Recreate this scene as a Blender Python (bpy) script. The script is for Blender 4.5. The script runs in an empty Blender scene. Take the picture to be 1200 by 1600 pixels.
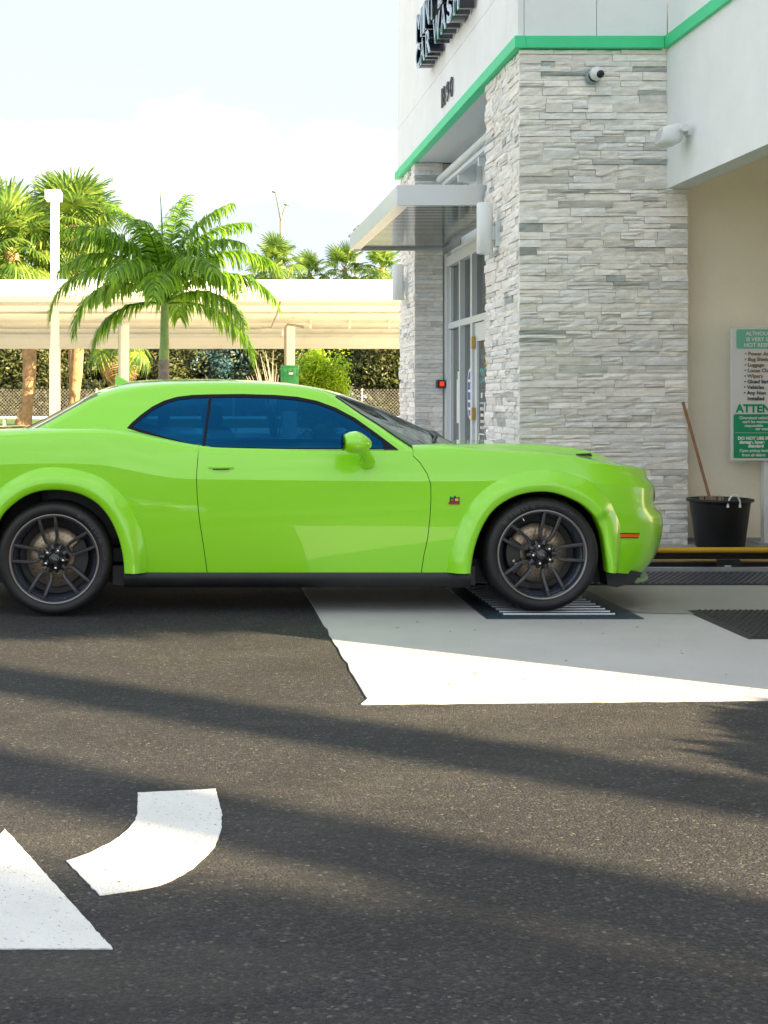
import bpy, bmesh, math, random
import numpy as np
from mathutils import Vector, Matrix, noise as mnoise

random.seed(7)
PI = math.pi
sc = bpy.context.scene
col = sc.collection

# ------------------------------------------------------------------ camera
F = 2176.0           # focal length in photo pixels (photo 1200 x 1600)
H = 1.345            # eye height
VX, VY = 310.0, 620.0
cam = bpy.data.cameras.new('camera')
cam.sensor_fit = 'VERTICAL'
cam.sensor_height = 36.0
cam.sensor_width = 27.0
cam.lens = F / 1600 * 36.0
cam.shift_x = (600 - VX) / 1600
cam.shift_y = -(800 - VY) / 1600
cam.clip_start = 0.1
cam.clip_end = 3000
co = bpy.data.objects.new('camera', cam)
col.objects.link(co)
co.location = (0, 0, H)
co.rotation_euler = (PI / 2, 0, 0)
sc.camera = co

# ------------------------------------------------------------------ light
SUN_EL = math.radians(21.8)
SD = Vector((0.819 * math.cos(SUN_EL), -0.573 * math.cos(SUN_EL), math.sin(SUN_EL)))
world = bpy.data.worlds.new('World')
sc.world = world
world.use_nodes = True
nt = world.node_tree
nt.nodes.clear()
def N(tree, typ, **kw):
    n = tree.nodes.new(typ)
    for k, v in kw.items():
        setattr(n, k, v)
    return n
wo = N(nt, 'ShaderNodeOutputWorld')
bg = N(nt, 'ShaderNodeBackground')
bg.inputs['Strength'].default_value = 0.050
sky = N(nt, 'ShaderNodeTexSky', sky_type='NISHITA')
sky.sun_disc = False
sky.sun_elevation = SUN_EL
sky.sun_rotation = math.atan2(0.819, -0.573)
sky.air_density = 1.0
sky.dust_density = 2.0
sky.ozone_density = 1.5
tc = N(nt, 'ShaderNodeTexCoord')
mp = N(nt, 'ShaderNodeMapping')
mp.inputs['Scale'].default_value = (1.0, 1.0, 2.6)
mp.inputs['Location'].default_value = (0.35, 0.1, 0.2)
nz = N(nt, 'ShaderNodeTexNoise')
nz.inputs['Scale'].default_value = 3.4
nz.inputs['Detail'].default_value = 9
nz.inputs['Roughness'].default_value = 0.55
sep = N(nt, 'ShaderNodeSeparateXYZ')
ramp = N(nt, 'ShaderNodeMapRange')
ramp.inputs['From Min'].default_value = 0.47
ramp.inputs['From Max'].default_value = 0.58
low = N(nt, 'ShaderNodeMapRange')      # haze towards the horizon
low.inputs['From Min'].default_value = 0.0
low.inputs['From Max'].default_value = 0.75
low.inputs['To Min'].default_value = 0.92
low.inputs['To Max'].default_value = 0.78
mx = N(nt, 'ShaderNodeMath', operation='MAXIMUM')
mulc = N(nt, 'ShaderNodeMath', operation='MULTIPLY')
mulc.inputs[1].default_value = 0.98
mix = N(nt, 'ShaderNodeMixRGB')
mix.inputs['Color2'].default_value = (4.15, 4.5, 5.0, 1)
mixb = N(nt, 'ShaderNodeMixRGB')
mixb.inputs['Color2'].default_value = (6.9, 7.2, 7.5, 1)
L = nt.links.new
L(tc.outputs['Generated'], mp.inputs['Vector'])
L(mp.outputs[0], nz.inputs['Vector'])
L(tc.outputs['Generated'], sep.inputs[0])
L(nz.outputs['Fac'], ramp.inputs['Value'])
L(sep.outputs['Z'], low.inputs['Value'])
L(low.outputs[0], mix.inputs['Fac'])
L(sky.outputs[0], mix.inputs['Color1'])
L(ramp.outputs[0], mulc.inputs[0])
L(mix.outputs[0], mixb.inputs['Color1'])
L(mulc.outputs[0], mixb.inputs['Fac'])
L(mixb.outputs[0], bg.inputs['Color'])
L(bg.outputs[0], wo.inputs['Surface'])

sl = bpy.data.lights.new('sun', 'SUN')
sl.energy = 5.0
sl.angle = math.radians(0.5)
sl.color = (1.0, 0.77, 0.46)
so = bpy.data.objects.new('sun', sl)
col.objects.link(so)
so.rotation_euler = SD.to_track_quat('Z', 'Y').to_euler()
so.location = (20, -15, 20)

sc.view_settings.view_transform = 'Standard'
sc.view_settings.look = 'None'
sc.view_settings.gamma = 1
sc.view_settings.exposure = 2.25
sc.view_settings.use_curve_mapping = False
sc.render.engine = 'CYCLES'
sc.cycles.max_bounces = 8
sc.cycles.diffuse_bounces = 4
sc.cycles.glossy_bounces = 4
sc.cycles.transparent_max_bounces = 12
sc.cycles.sample_clamp_indirect = 8

# ------------------------------------------------------------------ helpers
def at(px, py, Y):
    """photo measurement -> real point at distance Y"""
    return Vector(((px - VX) * Y / F, Y, H - (py - VY) * Y / F))
def gnd(px, py, z=0.0):
    Y = (H - z) * F / (py - VY)
    return Vector(((px - VX) * Y / F, Y, z))

def mat(name, colr, rough=0.6, metal=0.0, coat=0.0, spec=0.5, var=0.0, vscale=3.0, bump=0.0, bscale=60.0, bdetail=4, colr2=None, emit=None, estr=0, aniso=None):
    m = bpy.data.materials.new(name)
    m.use_nodes = True
    t = m.node_tree
    b = t.nodes['Principled BSDF']
    b.inputs['Base Color'].default_value = (*colr, 1)
    b.inputs['Roughness'].default_value = rough
    b.inputs['Metallic'].default_value = metal
    b.inputs['Coat Weight'].default_value = coat
    b.inputs['Coat Roughness'].default_value = 0.03
    b.inputs['Specular IOR Level'].default_value = spec
    if emit:
        b.inputs['Emission Color'].default_value = (*emit, 1)
        b.inputs['Emission Strength'].default_value = estr
    if var > 0 or colr2 or bump > 0:
        c = N(t, 'ShaderNodeTexCoord')
    if var > 0 or colr2:
        n = N(t, 'ShaderNodeTexNoise')
        n.inputs['Scale'].default_value = vscale
        n.inputs['Detail'].default_value = 6
        n.inputs['Roughness'].default_value = 0.65
        t.links.new(c.outputs['Object'], n.inputs['Vector'])
        r = N(t, 'ShaderNodeMapRange')
        r.inputs['From Min'].default_value = 0.33
        r.inputs['From Max'].default_value = 0.67
        t.links.new(n.outputs['Fac'], r.inputs['Value'])
        x = N(t, 'ShaderNodeMixRGB')
        x.inputs['Color1'].default_value = (*[min(1, v * (1 - var)) for v in colr], 1)
        c2 = colr2 if colr2 else [min(1, v * (1 + var)) for v in colr]
        x.inputs['Color2'].default_value = (*c2, 1)
        t.links.new(r.outputs[0], x.inputs['Fac'])
        t.links.new(x.outputs[0], b.inputs['Base Color'])
    if bump > 0:
        n2 = N(t, 'ShaderNodeTexNoise')
        n2.inputs['Scale'].default_value = bscale
        n2.inputs['Detail'].default_value = bdetail
        t.links.new(c.outputs['Object'], n2.inputs['Vector'])
        bp = N(t, 'ShaderNodeBump')
        bp.inputs['Strength'].default_value = bump
        bp.inputs['Distance'].default_value = 0.01
        t.links.new(n2.outputs['Fac'], bp.inputs['Height'])
        t.links.new(bp.outputs[0], b.inputs['Normal'])
    return m

def leaf_mat(name, c1, c2, trans=0.45, rough=0.45, scale=1.5):
    m = bpy.data.materials.new(name)
    m.use_nodes = True
    t = m.node_tree
    t.nodes.clear()
    o = N(t, 'ShaderNodeOutputMaterial')
    b = N(t, 'ShaderNodeBsdfPrincipled')
    b.inputs['Roughness'].default_value = rough
    b.inputs['Specular IOR Level'].default_value = 0.4
    tr = N(t, 'ShaderNodeBsdfTranslucent')
    ms = N(t, 'ShaderNodeMixShader')
    ms.inputs[0].default_value = trans
    g = N(t, 'ShaderNodeNewGeometry')
    c = N(t, 'ShaderNodeTexCoord')
    n = N(t, 'ShaderNodeTexNoise')
    n.inputs['Scale'].default_value = scale
    n.inputs['Detail'].default_value = 3
    ad = N(t, 'ShaderNodeMath', operation='ADD')
    x = N(t, 'ShaderNodeMixRGB')
    mr = N(t, 'ShaderNodeMapRange')
    mr.inputs['From Min'].default_value = 0.5
    mr.inputs['From Max'].default_value = 1.5
    t.links.new(c.outputs['Object'], n.inputs['Vector'])
    t.links.new(n.outputs['Fac'], ad.inputs[0])
    t.links.new(g.outputs['Random Per Island'], ad.inputs[1])
    t.links.new(ad.outputs[0], mr.inputs['Value'])
    t.links.new(mr.outputs[0], x.inputs['Fac'])
    x.inputs['Color1'].default_value = (*c1, 1)
    x.inputs['Color2'].default_value = (*c2, 1)
    t.links.new(x.outputs[0], b.inputs['Base Color'])
    t.links.new(x.outputs[0], tr.inputs['Color'])
    t.links.new(b.outputs[0], ms.inputs[1])
    t.links.new(tr.outputs[0], ms.inputs[2])
    t.links.new(ms.outputs[0], o.inputs['Surface'])
    return m

class MB:
    def __init__(self):
        self.v = []; self.f = []; self.sm = []
    def add(self, vs, fs, smooth=False):
        k = len(self.v)
        self.v += [tuple(p) for p in vs]
        for f in fs:
            self.f.append(tuple(i + k for i in f)); self.sm.append(smooth)
        return self
    def box(self, x0, x1, y0, y1, z0, z1):
        v = [(x0, y0, z0), (x1, y0, z0), (x1, y1, z0), (x0, y1, z0), (x0, y0, z1), (x1, y0, z1), (x1, y1, z1), (x0, y1, z1)]
        return self.add(v, [(0, 3, 2, 1), (4, 5, 6, 7), (0, 1, 5, 4), (1, 2, 6, 5), (2, 3, 7, 6), (3, 0, 4, 7)])
    def tube(self, pts, r, n=8, caps=True, smooth=True):
        pts = [Vector(p) for p in pts]
        rs = r if isinstance(r, (list, tuple)) else [r] * len(pts)
        vs = []; fs = []
        prev = None
        for i, p in enumerate(pts):
            d = (pts[min(i + 1, len(pts) - 1)] - pts[max(i - 1, 0)]).normalized()
            if prev is None:
                a = d.orthogonal().normalized()
            else:
                a = (prev - d * prev.dot(d))
                a = a.normalized() if a.length > 1e-6 else d.orthogonal().normalized()
            prev = a
            b = d.cross(a)
            for k in range(n):
                t = 2 * PI * k / n
                vs.append(p + (a * math.cos(t) + b * math.sin(t)) * rs[i])
        for i in range(len(pts) - 1):
            for k in range(n):
                fs.append((i * n + k, i * n + (k + 1) % n, (i + 1) * n + (k + 1) % n, (i + 1) * n + k))
        self.add(vs, fs, smooth)
        if caps:
            m = len(pts) - 1
            self.add(vs[:n], [tuple(range(n))[::-1]])
            self.add(vs[m * n:], [tuple(range(n))])
        return self
    def lathe(self, prof, c, axis='z', n=32, smooth=True):
        """prof: list of (r, h)"""
        vs = []; fs = []
        for r, h in prof:
            for k in range(n):
                t = 2 * PI * k / n
                a, b = r * math.cos(t), r * math.sin(t)
                if axis == 'z': vs.append((c[0] + a, c[1] + b, c[2] + h))
                elif axis == 'y': vs.append((c[0] + a, c[1] + h, c[2] + b))
                else: vs.append((c[0] + h, c[1] + a, c[2] + b))
        for i in range(len(prof) - 1):
            for k in range(n):
                f = (i * n + k, i * n + (k + 1) % n, (i + 1) * n + (k + 1) % n, (i + 1) * n + k)
                fs.append(f if axis != 'y' else f[::-1])
        return self.add(vs, fs, smooth)
    def prism(self, poly, z0, z1):
        n = len(poly)
        v = [(p[0], p[1], z0) for p in poly] + [(p[0], p[1], z1) for p in poly]
        f = [tuple(range(n))[::-1], tuple(range(n, 2 * n))]
        f += [(i, (i + 1) % n, n + (i + 1) % n, n + i) for i in range(n)]
        return self.add(v, f)
    def prism_y(self, poly, y0, y1):
        """poly in (x, z)"""
        n = len(poly)
        v = [(p[0], y0, p[1]) for p in poly] + [(p[0], y1, p[1]) for p in poly]
        f = [tuple(range(n)), tuple(range(n, 2 * n))[::-1]]
        f += [(i, n + i, n + (i + 1) % n, (i + 1) % n) for i in range(n)]
        return self.add(v, f)
    def grid(self, rows, smooth=True, flip=False):
        n = len(rows[0]); vs = [p for r in rows for p in r]; fs = []
        for i in range(len(rows) - 1):
            for j in range(n - 1):
                f = (i * n + j, i * n + j + 1, (i + 1) * n + j + 1, (i + 1) * n + j)
                fs.append(f[::-1] if flip else f)
        return self.add(vs, fs, smooth)
    def ell(self, c, r, n=16, m=10, p=1.0):
        rows = []
        for i in range(m + 1):
            a = -PI / 2 + PI * i / m
            row = []
            for k in range(n + 1):
                t = 2 * PI * k / n
                f = lambda q: math.copysign(abs(q) ** p, q)
                row.append((c[0] + r[0] * f(math.cos(a)) * f(math.cos(t)), c[1] + r[1] * f(math.cos(a)) * f(math.sin(t)), c[2] + r[2] * f(math.sin(a))))
            rows.append(row)
        return self.grid(rows)
    def mesh(self, name, m=None):
        me = bpy.data.meshes.new(name)
        me.from_pydata(self.v, [], self.f)
        me.polygons.foreach_set('use_smooth', self.sm)
        for mm in (m if isinstance(m, (list, tuple)) else [m]):
            if mm: me.materials.append(mm)
        me.update()
        return me
    def build(self, name, m, parent=None, bevel=0, kind=None, merge=False):
        me = self.mesh(name, m)
        if merge or bevel:
            bm = bmesh.new(); bm.from_mesh(me)
            bmesh.ops.remove_doubles(bm, verts=bm.verts, dist=1e-5)
            if bevel:
                bmesh.ops.bevel(bm, geom=[e for e in bm.edges if len(e.link_faces) == 2 and e.calc_face_angle(0) > 0.6], offset=bevel, segments=2, affect='EDGES', profile=0.5)
            bm.to_mesh(me); bm.free()
        return link(name, me, parent, kind)

def link(name, me, parent=None, kind=None):
    o = bpy.data.objects.new(name, me)
    col.objects.link(o)
    if parent:
        o.parent = parent
        o.matrix_parent_inverse = world_of(parent).inverted()
    if kind: o['kind'] = kind
    return o
def world_of(o):
    m = o.matrix_basis.copy()
    if o.parent:
        m = world_of(o.parent) @ o.matrix_parent_inverse @ m
    return m
def tag(o, label=None, cat=None, group=None, kind=None):
    if label: o['label'] = label
    if cat: o['category'] = cat
    if group: o['group'] = group
    if kind: o['kind'] = kind
    return o
def empty(name, loc, label, cat, group=None):
    o = bpy.data.objects.new(name, None)
    o.empty_display_size = 0.2
    col.objects.link(o)
    o.location = loc
    return tag(o, label, cat, group)
def children(o):
    return [c for c in col.objects if c.parent == o]
def copy_tree(o, kids):
    c = o.copy(); col.objects.link(c)
    for k in kids:
        d = k.copy(); col.objects.link(d); d.parent = c
    return c

def text_mesh(s, size, depth, m, name, parent, origin, U, V, align='LEFT', bold=0.0, width=None, spacing=1.0, kind=None, resolution=3):
    """text laid with its baseline start at origin, running along U, up V, facing U x V"""
    cu = bpy.data.curves.new('text', 'FONT')
    cu.body = s; cu.size = size; cu.extrude = depth; cu.align_x = align; cu.offset = bold
    cu.space_character = spacing; cu.resolution_u = resolution
    ob = bpy.data.objects.new('text', cu)
    col.objects.link(ob)
    bpy.context.view_layer.update()
    me = bpy.data.meshes.new_from_object(ob.evaluated_get(bpy.context.evaluated_depsgraph_get()))
    bpy.data.objects.remove(ob); bpy.data.curves.remove(cu)
    U = Vector(U).normalized(); V = Vector(V).normalized(); W = U.cross(V)
    sx = 1.0
    if width:
        xs = [v.co.x for v in me.vertices]
        sx = width / (max(xs) - min(xs))
    M = Matrix((( *(U * sx), 0), (*V, 0), (*W, 0), (0, 0, 0, 1))).transposed()
    M = Matrix.Translation(Vector(origin)) @ M
    me.transform(M)
    me.materials.clear(); me.materials.append(m)
    me.name = name
    return link(name, me, parent, kind)

def catmull(pts, n):
    """resample polyline (tuples) with catmull-rom, n points uniform in index"""
    P = [np.array(p, float) for p in pts]
    out = []
    m = len(P) - 1
    for i in range(n):
        t = i / (n - 1) * m
        k = min(int(t), m - 1); f = t - k
        p1, p2 = P[k], P[k + 1]
        p0 = P[k - 1] if k > 0 else 2 * p1 - p2
        p3 = P[k + 2] if k + 2 <= m else 2 * p2 - p1
        out.append(0.5 * ((2 * p1) + (-p0 + p2) * f + (2 * p0 - 5 * p1 + 4 * p2 - p3) * f * f + (-p0 + 3 * p1 - 3 * p2 + p3) * f ** 3))
    return out
def by_length(pts, n):
    P = np.array(pts, float)
    d = np.r_[0, np.cumsum(np.linalg.norm(np.diff(P, axis=0), axis=1))]
    t = np.linspace(0, d[-1], n)
    return np.stack([np.interp(t, d, P[:, k]) for k in range(P.shape[1])], 1)
def tab(x, T):
    """smooth table lookup (monotone smoothstep-free: Hermite)"""
    X = [a for a, b in T]; Yv = [b for a, b in T]
    if x <= X[0]: return Yv[0]
    if x >= X[-1]: return Yv[-1]
    for i in range(len(X) - 1):
        if x <= X[i + 1]:
            h = X[i + 1] - X[i]; t = (x - X[i]) / h
            def sl(k):
                if k == 0 or k == len(X) - 1: return 0 if k else (Yv[1] - Yv[0]) / (X[1] - X[0])
                a = (Yv[k] - Yv[k - 1]) / (X[k] - X[k - 1]); b = (Yv[k + 1] - Yv[k]) / (X[k + 1] - X[k])
                return 0 if a * b <= 0 else 2 * a * b / (a + b)
            m0, m1 = sl(i), sl(i + 1)
            if i + 1 == len(X) - 1: m1 = (Yv[-1] - Yv[-2]) / (X[-1] - X[-2])
            return (2 * t**3 - 3 * t**2 + 1) * Yv[i] + (t**3 - 2 * t**2 + t) * h * m0 + (-2 * t**3 + 3 * t**2) * Yv[i + 1] + (t**3 - t**2) * h * m1
def sstep(a, b, x):
    t = max(0, min(1, (x - a) / (b - a)))
    return t * t * (3 - 2 * t)

# ------------------------------------------------------------------ materials
def asphalt_mat():
    m = bpy.data.materials.new('asphalt'); m.use_nodes = True
    t = m.node_tree; b = t.nodes['Principled BSDF']
    b.inputs['Roughness'].default_value = 0.82
    c = N(t, 'ShaderNodeTexCoord')
    v = N(t, 'ShaderNodeTexVoronoi'); v.inputs['Scale'].default_value = 105
    v2 = N(t, 'ShaderNodeTexVoronoi'); v2.inputs['Scale'].default_value = 210
    n = N(t, 'ShaderNodeTexNoise'); n.inputs['Scale'].default_value = 0.9; n.inputs['Detail'].default_value = 7; n.inputs['Roughness'].default_value = 0.7
    n3 = N(t, 'ShaderNodeTexNoise'); n3.inputs['Scale'].default_value = 30; n3.inputs['Detail'].default_value = 8; n3.inputs['Roughness'].default_value = 0.75
    for q in (v, v2, n, n3): t.links.new(c.outputs['Object'], q.inputs['Vector'])
    s = N(t, 'ShaderNodeSeparateColor')
    t.links.new(v.outputs['Color'], s.inputs[0])
    r = N(t, 'ShaderNodeValToRGB')     # stones of different greys
    e = r.color_ramp.elements
    e[0].position = 0.0; e[0].color = (0.012, 0.013, 0.015, 1)
    e[1].position = 1.0; e[1].color = (0.17, 0.155, 0.135, 1)
    for p, cc in ((0.55, (0.027, 0.0285, 0.032, 1)), (0.88, (0.048, 0.049, 0.051, 1)), (0.975, (0.085, 0.08, 0.072, 1))):
        q = e.new(p); q.color = cc
    t.links.new(s.outputs[0], r.inputs[0])
    # wide soft tone changes
    mr = N(t, 'ShaderNodeMapRange'); mr.inputs['From Min'].default_value = 0.3; mr.inputs['From Max'].default_value = 0.7
    mr.inputs['To Min'].default_value = 0.55; mr.inputs['To Max'].default_value = 1.15
    t.links.new(n.outputs['Fac'], mr.inputs['Value'])
    mm = N(t, 'ShaderNodeVectorMath', operation='SCALE')
    t.links.new(r.outputs[0], mm.inputs[0]); t.links.new(mr.outputs[0], mm.inputs['Scale'])
    # oil drips and dark stains
    st = N(t, 'ShaderNodeTexNoise'); st.inputs['Scale'].default_value = 1.7; st.inputs['Detail'].default_value = 9; st.inputs['Roughness'].default_value = 0.62; st.inputs['Distortion'].default_value = 0.8
    t.links.new(c.outputs['Object'], st.inputs['Vector'])
    sr = N(t, 'ShaderNodeMapRange'); sr.inputs['From Min'].default_value = 0.56; sr.inputs['From Max'].default_value = 0.70; sr.inputs['To Min'].default_value = 1.0; sr.inputs['To Max'].default_value = 0.55
    t.links.new(st.outputs['Fac'], sr.inputs['Value'])
    sm_ = N(t, 'ShaderNodeVectorMath', operation='SCALE')
    t.links.new(mm.outputs[0], sm_.inputs[0]); t.links.new(sr.outputs[0], sm_.inputs['Scale'])
    # pale dust
    du = N(t, 'ShaderNodeTexNoise'); du.inputs['Scale'].default_value = 0.55; du.inputs['Detail'].default_value = 10; du.inputs['Roughness'].default_value = 0.72
    mpd = N(t, 'ShaderNodeMapping'); mpd.inputs['Scale'].default_value = (0.6, 1.6, 1); mpd.inputs['Location'].default_value = (3.1, 0.4, 0)
    t.links.new(c.outputs['Object'], mpd.inputs[0]); t.links.new(mpd.outputs[0], du.inputs['Vector'])
    dr_ = N(t, 'ShaderNodeMapRange'); dr_.inputs['From Min'].default_value = 0.50; dr_.inputs['From Max'].default_value = 0.68; dr_.inputs['To Max'].default_value = 0.28
    t.links.new(du.outputs['Fac'], dr_.inputs['Value'])
    dm = N(t, 'ShaderNodeMixRGB'); dm.inputs['Color2'].default_value = (0.16, 0.145, 0.12, 1)
    t.links.new(dr_.outputs[0], dm.inputs['Fac']); t.links.new(sm_.outputs[0], dm.inputs['Color1'])
    t.links.new(dm.outputs[0], b.inputs['Base Color'])
    # relief
    a = N(t, 'ShaderNodeMath', operation='MULTIPLY_ADD'); a.inputs[1].default_value = 0.5
    t.links.new(v2.outputs['Distance'], a.inputs[0]); t.links.new(v.outputs['Distance'], a.inputs[2])
    a2 = N(t, 'ShaderNodeMath', operation='MULTIPLY_ADD'); a2.inputs[1].default_value = -1.6
    t.links.new(n3.outputs['Fac'], a2.inputs[0]); t.links.new(a.outputs[0], a2.inputs[2])
    bp = N(t, 'ShaderNodeBump'); bp.invert = True
    bp.inputs['Strength'].default_value = 0.9; bp.inputs['Distance'].default_value = 0.011
    t.links.new(a2.outputs[0], bp.inputs['Height'])
    t.links.new(bp.outputs[0], b.inputs['Normal'])
    return m
M = {}
M['asphalt'] = asphalt_mat()
def concrete_mat(name, c, dark, wet=0.0):
    m = mat(name, c, rough=0.75 - 0.35 * wet, var=0.07, vscale=1.3, bump=0.35, bscale=90)
    t = m.node_tree; b = t.nodes['Principled BSDF']
    src = b.inputs['Base Color'].links[0].from_socket
    cc = N(t, 'ShaderNodeTexCoord')
    mp_ = N(t, 'ShaderNodeMapping'); mp_.inputs['Scale'].default_value = (1, 3, 1)
    n = N(t, 'ShaderNodeTexNoise'); n.inputs['Scale'].default_value = 9; n.inputs['Detail'].default_value = 6; n.inputs['Roughness'].default_value = 0.75
    t.links.new(cc.outputs['Object'], mp_.inputs[0]); t.links.new(mp_.outputs[0], n.inputs['Vector'])
    r = N(t, 'ShaderNodeMapRange'); r.inputs['From Min'].default_value = 0.64; r.inputs['From Max'].default_value = 0.78
    r.inputs['To Max'].default_value = 0.75
    t.links.new(n.outputs['Fac'], r.inputs['Value'])
    x = N(t, 'ShaderNodeMixRGB'); x.inputs['Color2'].default_value = (*dark, 1)
    t.links.new(r.outputs[0], x.inputs['Fac']); t.links.new(src, x.inputs['Color1'])
    t.links.new(x.outputs[0], b.inputs['Base Color'])
    return m
M['concrete'] = concrete_mat('concrete', (0.47, 0.465, 0.45), (0.33, 0.32, 0.30))
M['concrete_wet'] = concrete_mat('concrete_wet', (0.30, 0.30, 0.275), (0.16, 0.16, 0.15), 0.8)
M['concrete_bounce'] = concrete_mat('concrete_bounce', (0.76, 0.74, 0.68), (0.5, 0.48, 0.45))
M['slab'] = concrete_mat('slab', (0.33, 0.34, 0.34), (0.2, 0.2, 0.2), 0.3)
def paint_mark():
    m = mat('road_paint', (0.74, 0.74, 0.72), rough=0.7, var=0.05, vscale=4, bump=1.0, bscale=120)
    t = m.node_tree; b = t.nodes['Principled BSDF']
    src = b.inputs['Base Color'].links[0].from_socket
    cc = N(t, 'ShaderNodeTexCoord')
    v = N(t, 'ShaderNodeTexNoise'); v.inputs['Scale'].default_value = 75; v.inputs['Detail'].default_value = 5; v.inputs['Roughness'].default_value = 0.7
    t.links.new(cc.outputs['Object'], v.inputs['Vector'])
    r = N(t, 'ShaderNodeMapRange'); r.inputs['From Min'].default_value = 0.62; r.inputs['From Max'].default_value = 0.67
    t.links.new(v.outputs['Fac'], r.inputs['Value'])
    x = N(t, 'ShaderNodeMixRGB'); x.inputs['Color2'].default_value = (0.07, 0.068, 0.062, 1)
    t.links.new(r.outputs[0], x.inputs['Fac']); t.links.new(src, x.inputs['Color1'])
    t.links.new(x.outputs[0], b.inputs['Base Color'])
    return m
M['road_paint'] = paint_mark()
M['grass'] = mat('grass', (0.10, 0.17, 0.035), 0.9, var=0.4, vscale=2, bump=1, bscale=40)
M['stucco'] = mat('stucco', (0.84, 0.865, 0.87), 0.85, var=0.035, vscale=2.2, bump=0.5, bscale=170)
M['tan'] = mat('tan_stucco', (0.92, 0.86, 0.70), 0.85, var=0.04, vscale=1.0, bump=0.6, bscale=110)
M['soffit'] = mat('soffit', (0.60, 0.64, 0.64), 0.8, bump=0.3, bscale=170)
M['green_trim'] = mat('green_trim', (0.06, 0.66, 0.30), 0.55, var=0.05, vscale=3, bump=0.3, bscale=140)
M['black'] = mat('black_metal', (0.012, 0.013, 0.016), 0.35, bump=0.05, bscale=30)
M['chrome'] = mat('sign_chrome', (0.45, 0.5, 0.55), 0.12, metal=1.0)
M['sign_return'] = mat('sign_return', (0.010, 0.012, 0.026), 0.22, coat=0.4)
M['sign_face'] = mat('sign_face', (0.10, 0.22, 0.25), 0.15, coat=0.5)
M['white_metal'] = mat('white_metal', (0.74, 0.76, 0.76), 0.35, var=0.03, vscale=2)
M['canopy_metal'] = mat('canopy_metal', (0.62, 0.64, 0.65), 0.28, metal=0.35, var=0.03, vscale=2)
M['canopy_deck'] = mat('canopy_deck', (0.42, 0.46, 0.45), 0.12, metal=0.75, var=0.04, vscale=2)
M['cream'] = mat('cream_metal', (0.90, 0.87, 0.77), 0.5, var=0.035, vscale=0.9)
M['alu'] = mat('aluminium', (0.66, 0.70, 0.71), 0.4, metal=0.1, var=0.02)
def glass_mat(name, tint, refl=(1, 1, 1), k=0.4, rough=0.0, base=0.12):
    m = bpy.data.materials.new(name); m.use_nodes = True
    t = m.node_tree; t.nodes.clear()
    o = N(t, 'ShaderNodeOutputMaterial')
    tr = N(t, 'ShaderNodeBsdfTransparent'); tr.inputs[0].default_value = (*tint, 1)
    g = N(t, 'ShaderNodeBsdfGlossy'); g.inputs['Roughness'].default_value = rough; g.inputs[0].default_value = (*refl, 1)
    fr = N(t, 'ShaderNodeFresnel'); fr.inputs[0].default_value = 1.5
    ad = N(t, 'ShaderNodeMath', operation='MULTIPLY_ADD'); ad.inputs[1].default_value = k; ad.inputs[2].default_value = base; ad.use_clamp = True
    t.links.new(fr.outputs[0], ad.inputs[0])
    x = N(t, 'ShaderNodeMixShader')
    t.links.new(ad.outputs[0], x.inputs[0]); t.links.new(tr.outputs[0], x.inputs[1]); t.links.new(g.outputs[0], x.inputs[2])
    t.links.new(x.outputs[0], o.inputs[0])
    return m
M['glass'] = glass_mat('storefront_glass', (0.16, 0.19, 0.18), k=1.0, base=0.10)
M['tint'] = glass_mat('sky_tinted_car_glass', (0.06, 0.22, 0.38), (0.012, 0.15, 0.34), 1.2, 0.0, 0.30)  # tinted glass with the blue sky reflection put into its colours
M['windshield'] = glass_mat('windshield_glass', (0.10, 0.12, 0.12), (0.42, 0.48, 0.50), 1.0, 0.04, 0.08)
M['steel'] = mat('galvanised_steel', (0.50, 0.55, 0.58), 0.35, metal=0.8, var=0.10, vscale=12)
M['steel_dark'] = mat('dark_steel_frame', (0.05, 0.08, 0.10), 0.4, metal=0.3, var=0.2, vscale=8)
M['yellow'] = mat('yellow_paint', (0.60, 0.36, 0.02), 0.5, var=0.08, vscale=5)
M['rubber'] = mat('black_rubber', (0.016, 0.017, 0.018), 0.55, bump=0.2, bscale=80)
M['mat_blue'] = mat('wet_rubber_strip', (0.022, 0.03, 0.042), 0.3, bump=0.3, bscale=80)
M['wood'] = mat('wooden_handle', (0.26, 0.12, 0.055), 0.5, var=0.2, vscale=20)
M['bristle'] = mat('bristle', (0.5, 0.4, 0.25), 0.8)
M['plastic_black'] = mat('black_plastic', (0.008, 0.009, 0.010), 0.5, bump=0.2, bscale=20)
M['sign_white'] = mat('sign_white', (0.70, 0.70, 0.68), 0.45)
M['sign_green'] = mat('sign_green', (0.0, 0.30, 0.13), 0.45)
M['sign_mint'] = mat('sign_mint', (0.17, 0.50, 0.36), 0.45)
M['print_black'] = mat('print_black', (0.03, 0.03, 0.035), 0.5)
M['print_brown'] = mat('print_brown', (0.20, 0.125, 0.045), 0.5)
M['print_white'] = mat('print_white', (0.78, 0.80, 0.78), 0.5)
M['decal_blue'] = mat('decal_blue', (0.03, 0.10, 0.40), 0.5)
M['decal_cyan'] = mat('decal_cyan', (0.10, 0.55, 0.55), 0.5)
M['bark'] = mat('palm_bark', (0.40, 0.23, 0.12), 0.95, var=0.35, vscale=7, bump=1.0, bscale=18)
M['bark_far'] = mat('tree_bark', (0.16, 0.10, 0.06), 0.95, var=0.3, vscale=5, bump=1.0, bscale=18)
M['bark_grey'] = mat('ringed_grey_bark', (0.22, 0.18, 0.15), 0.9, var=0.25, vscale=10, bump=0.6, bscale=25)
M['shaft'] = mat('crownshaft', (0.22, 0.33, 0.09), 0.4, var=0.2, vscale=5)
M['frond'] = leaf_mat('feather_frond', (0.05, 0.16, 0.012), (0.28, 0.50, 0.03), 0.5, 0.35)
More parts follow.
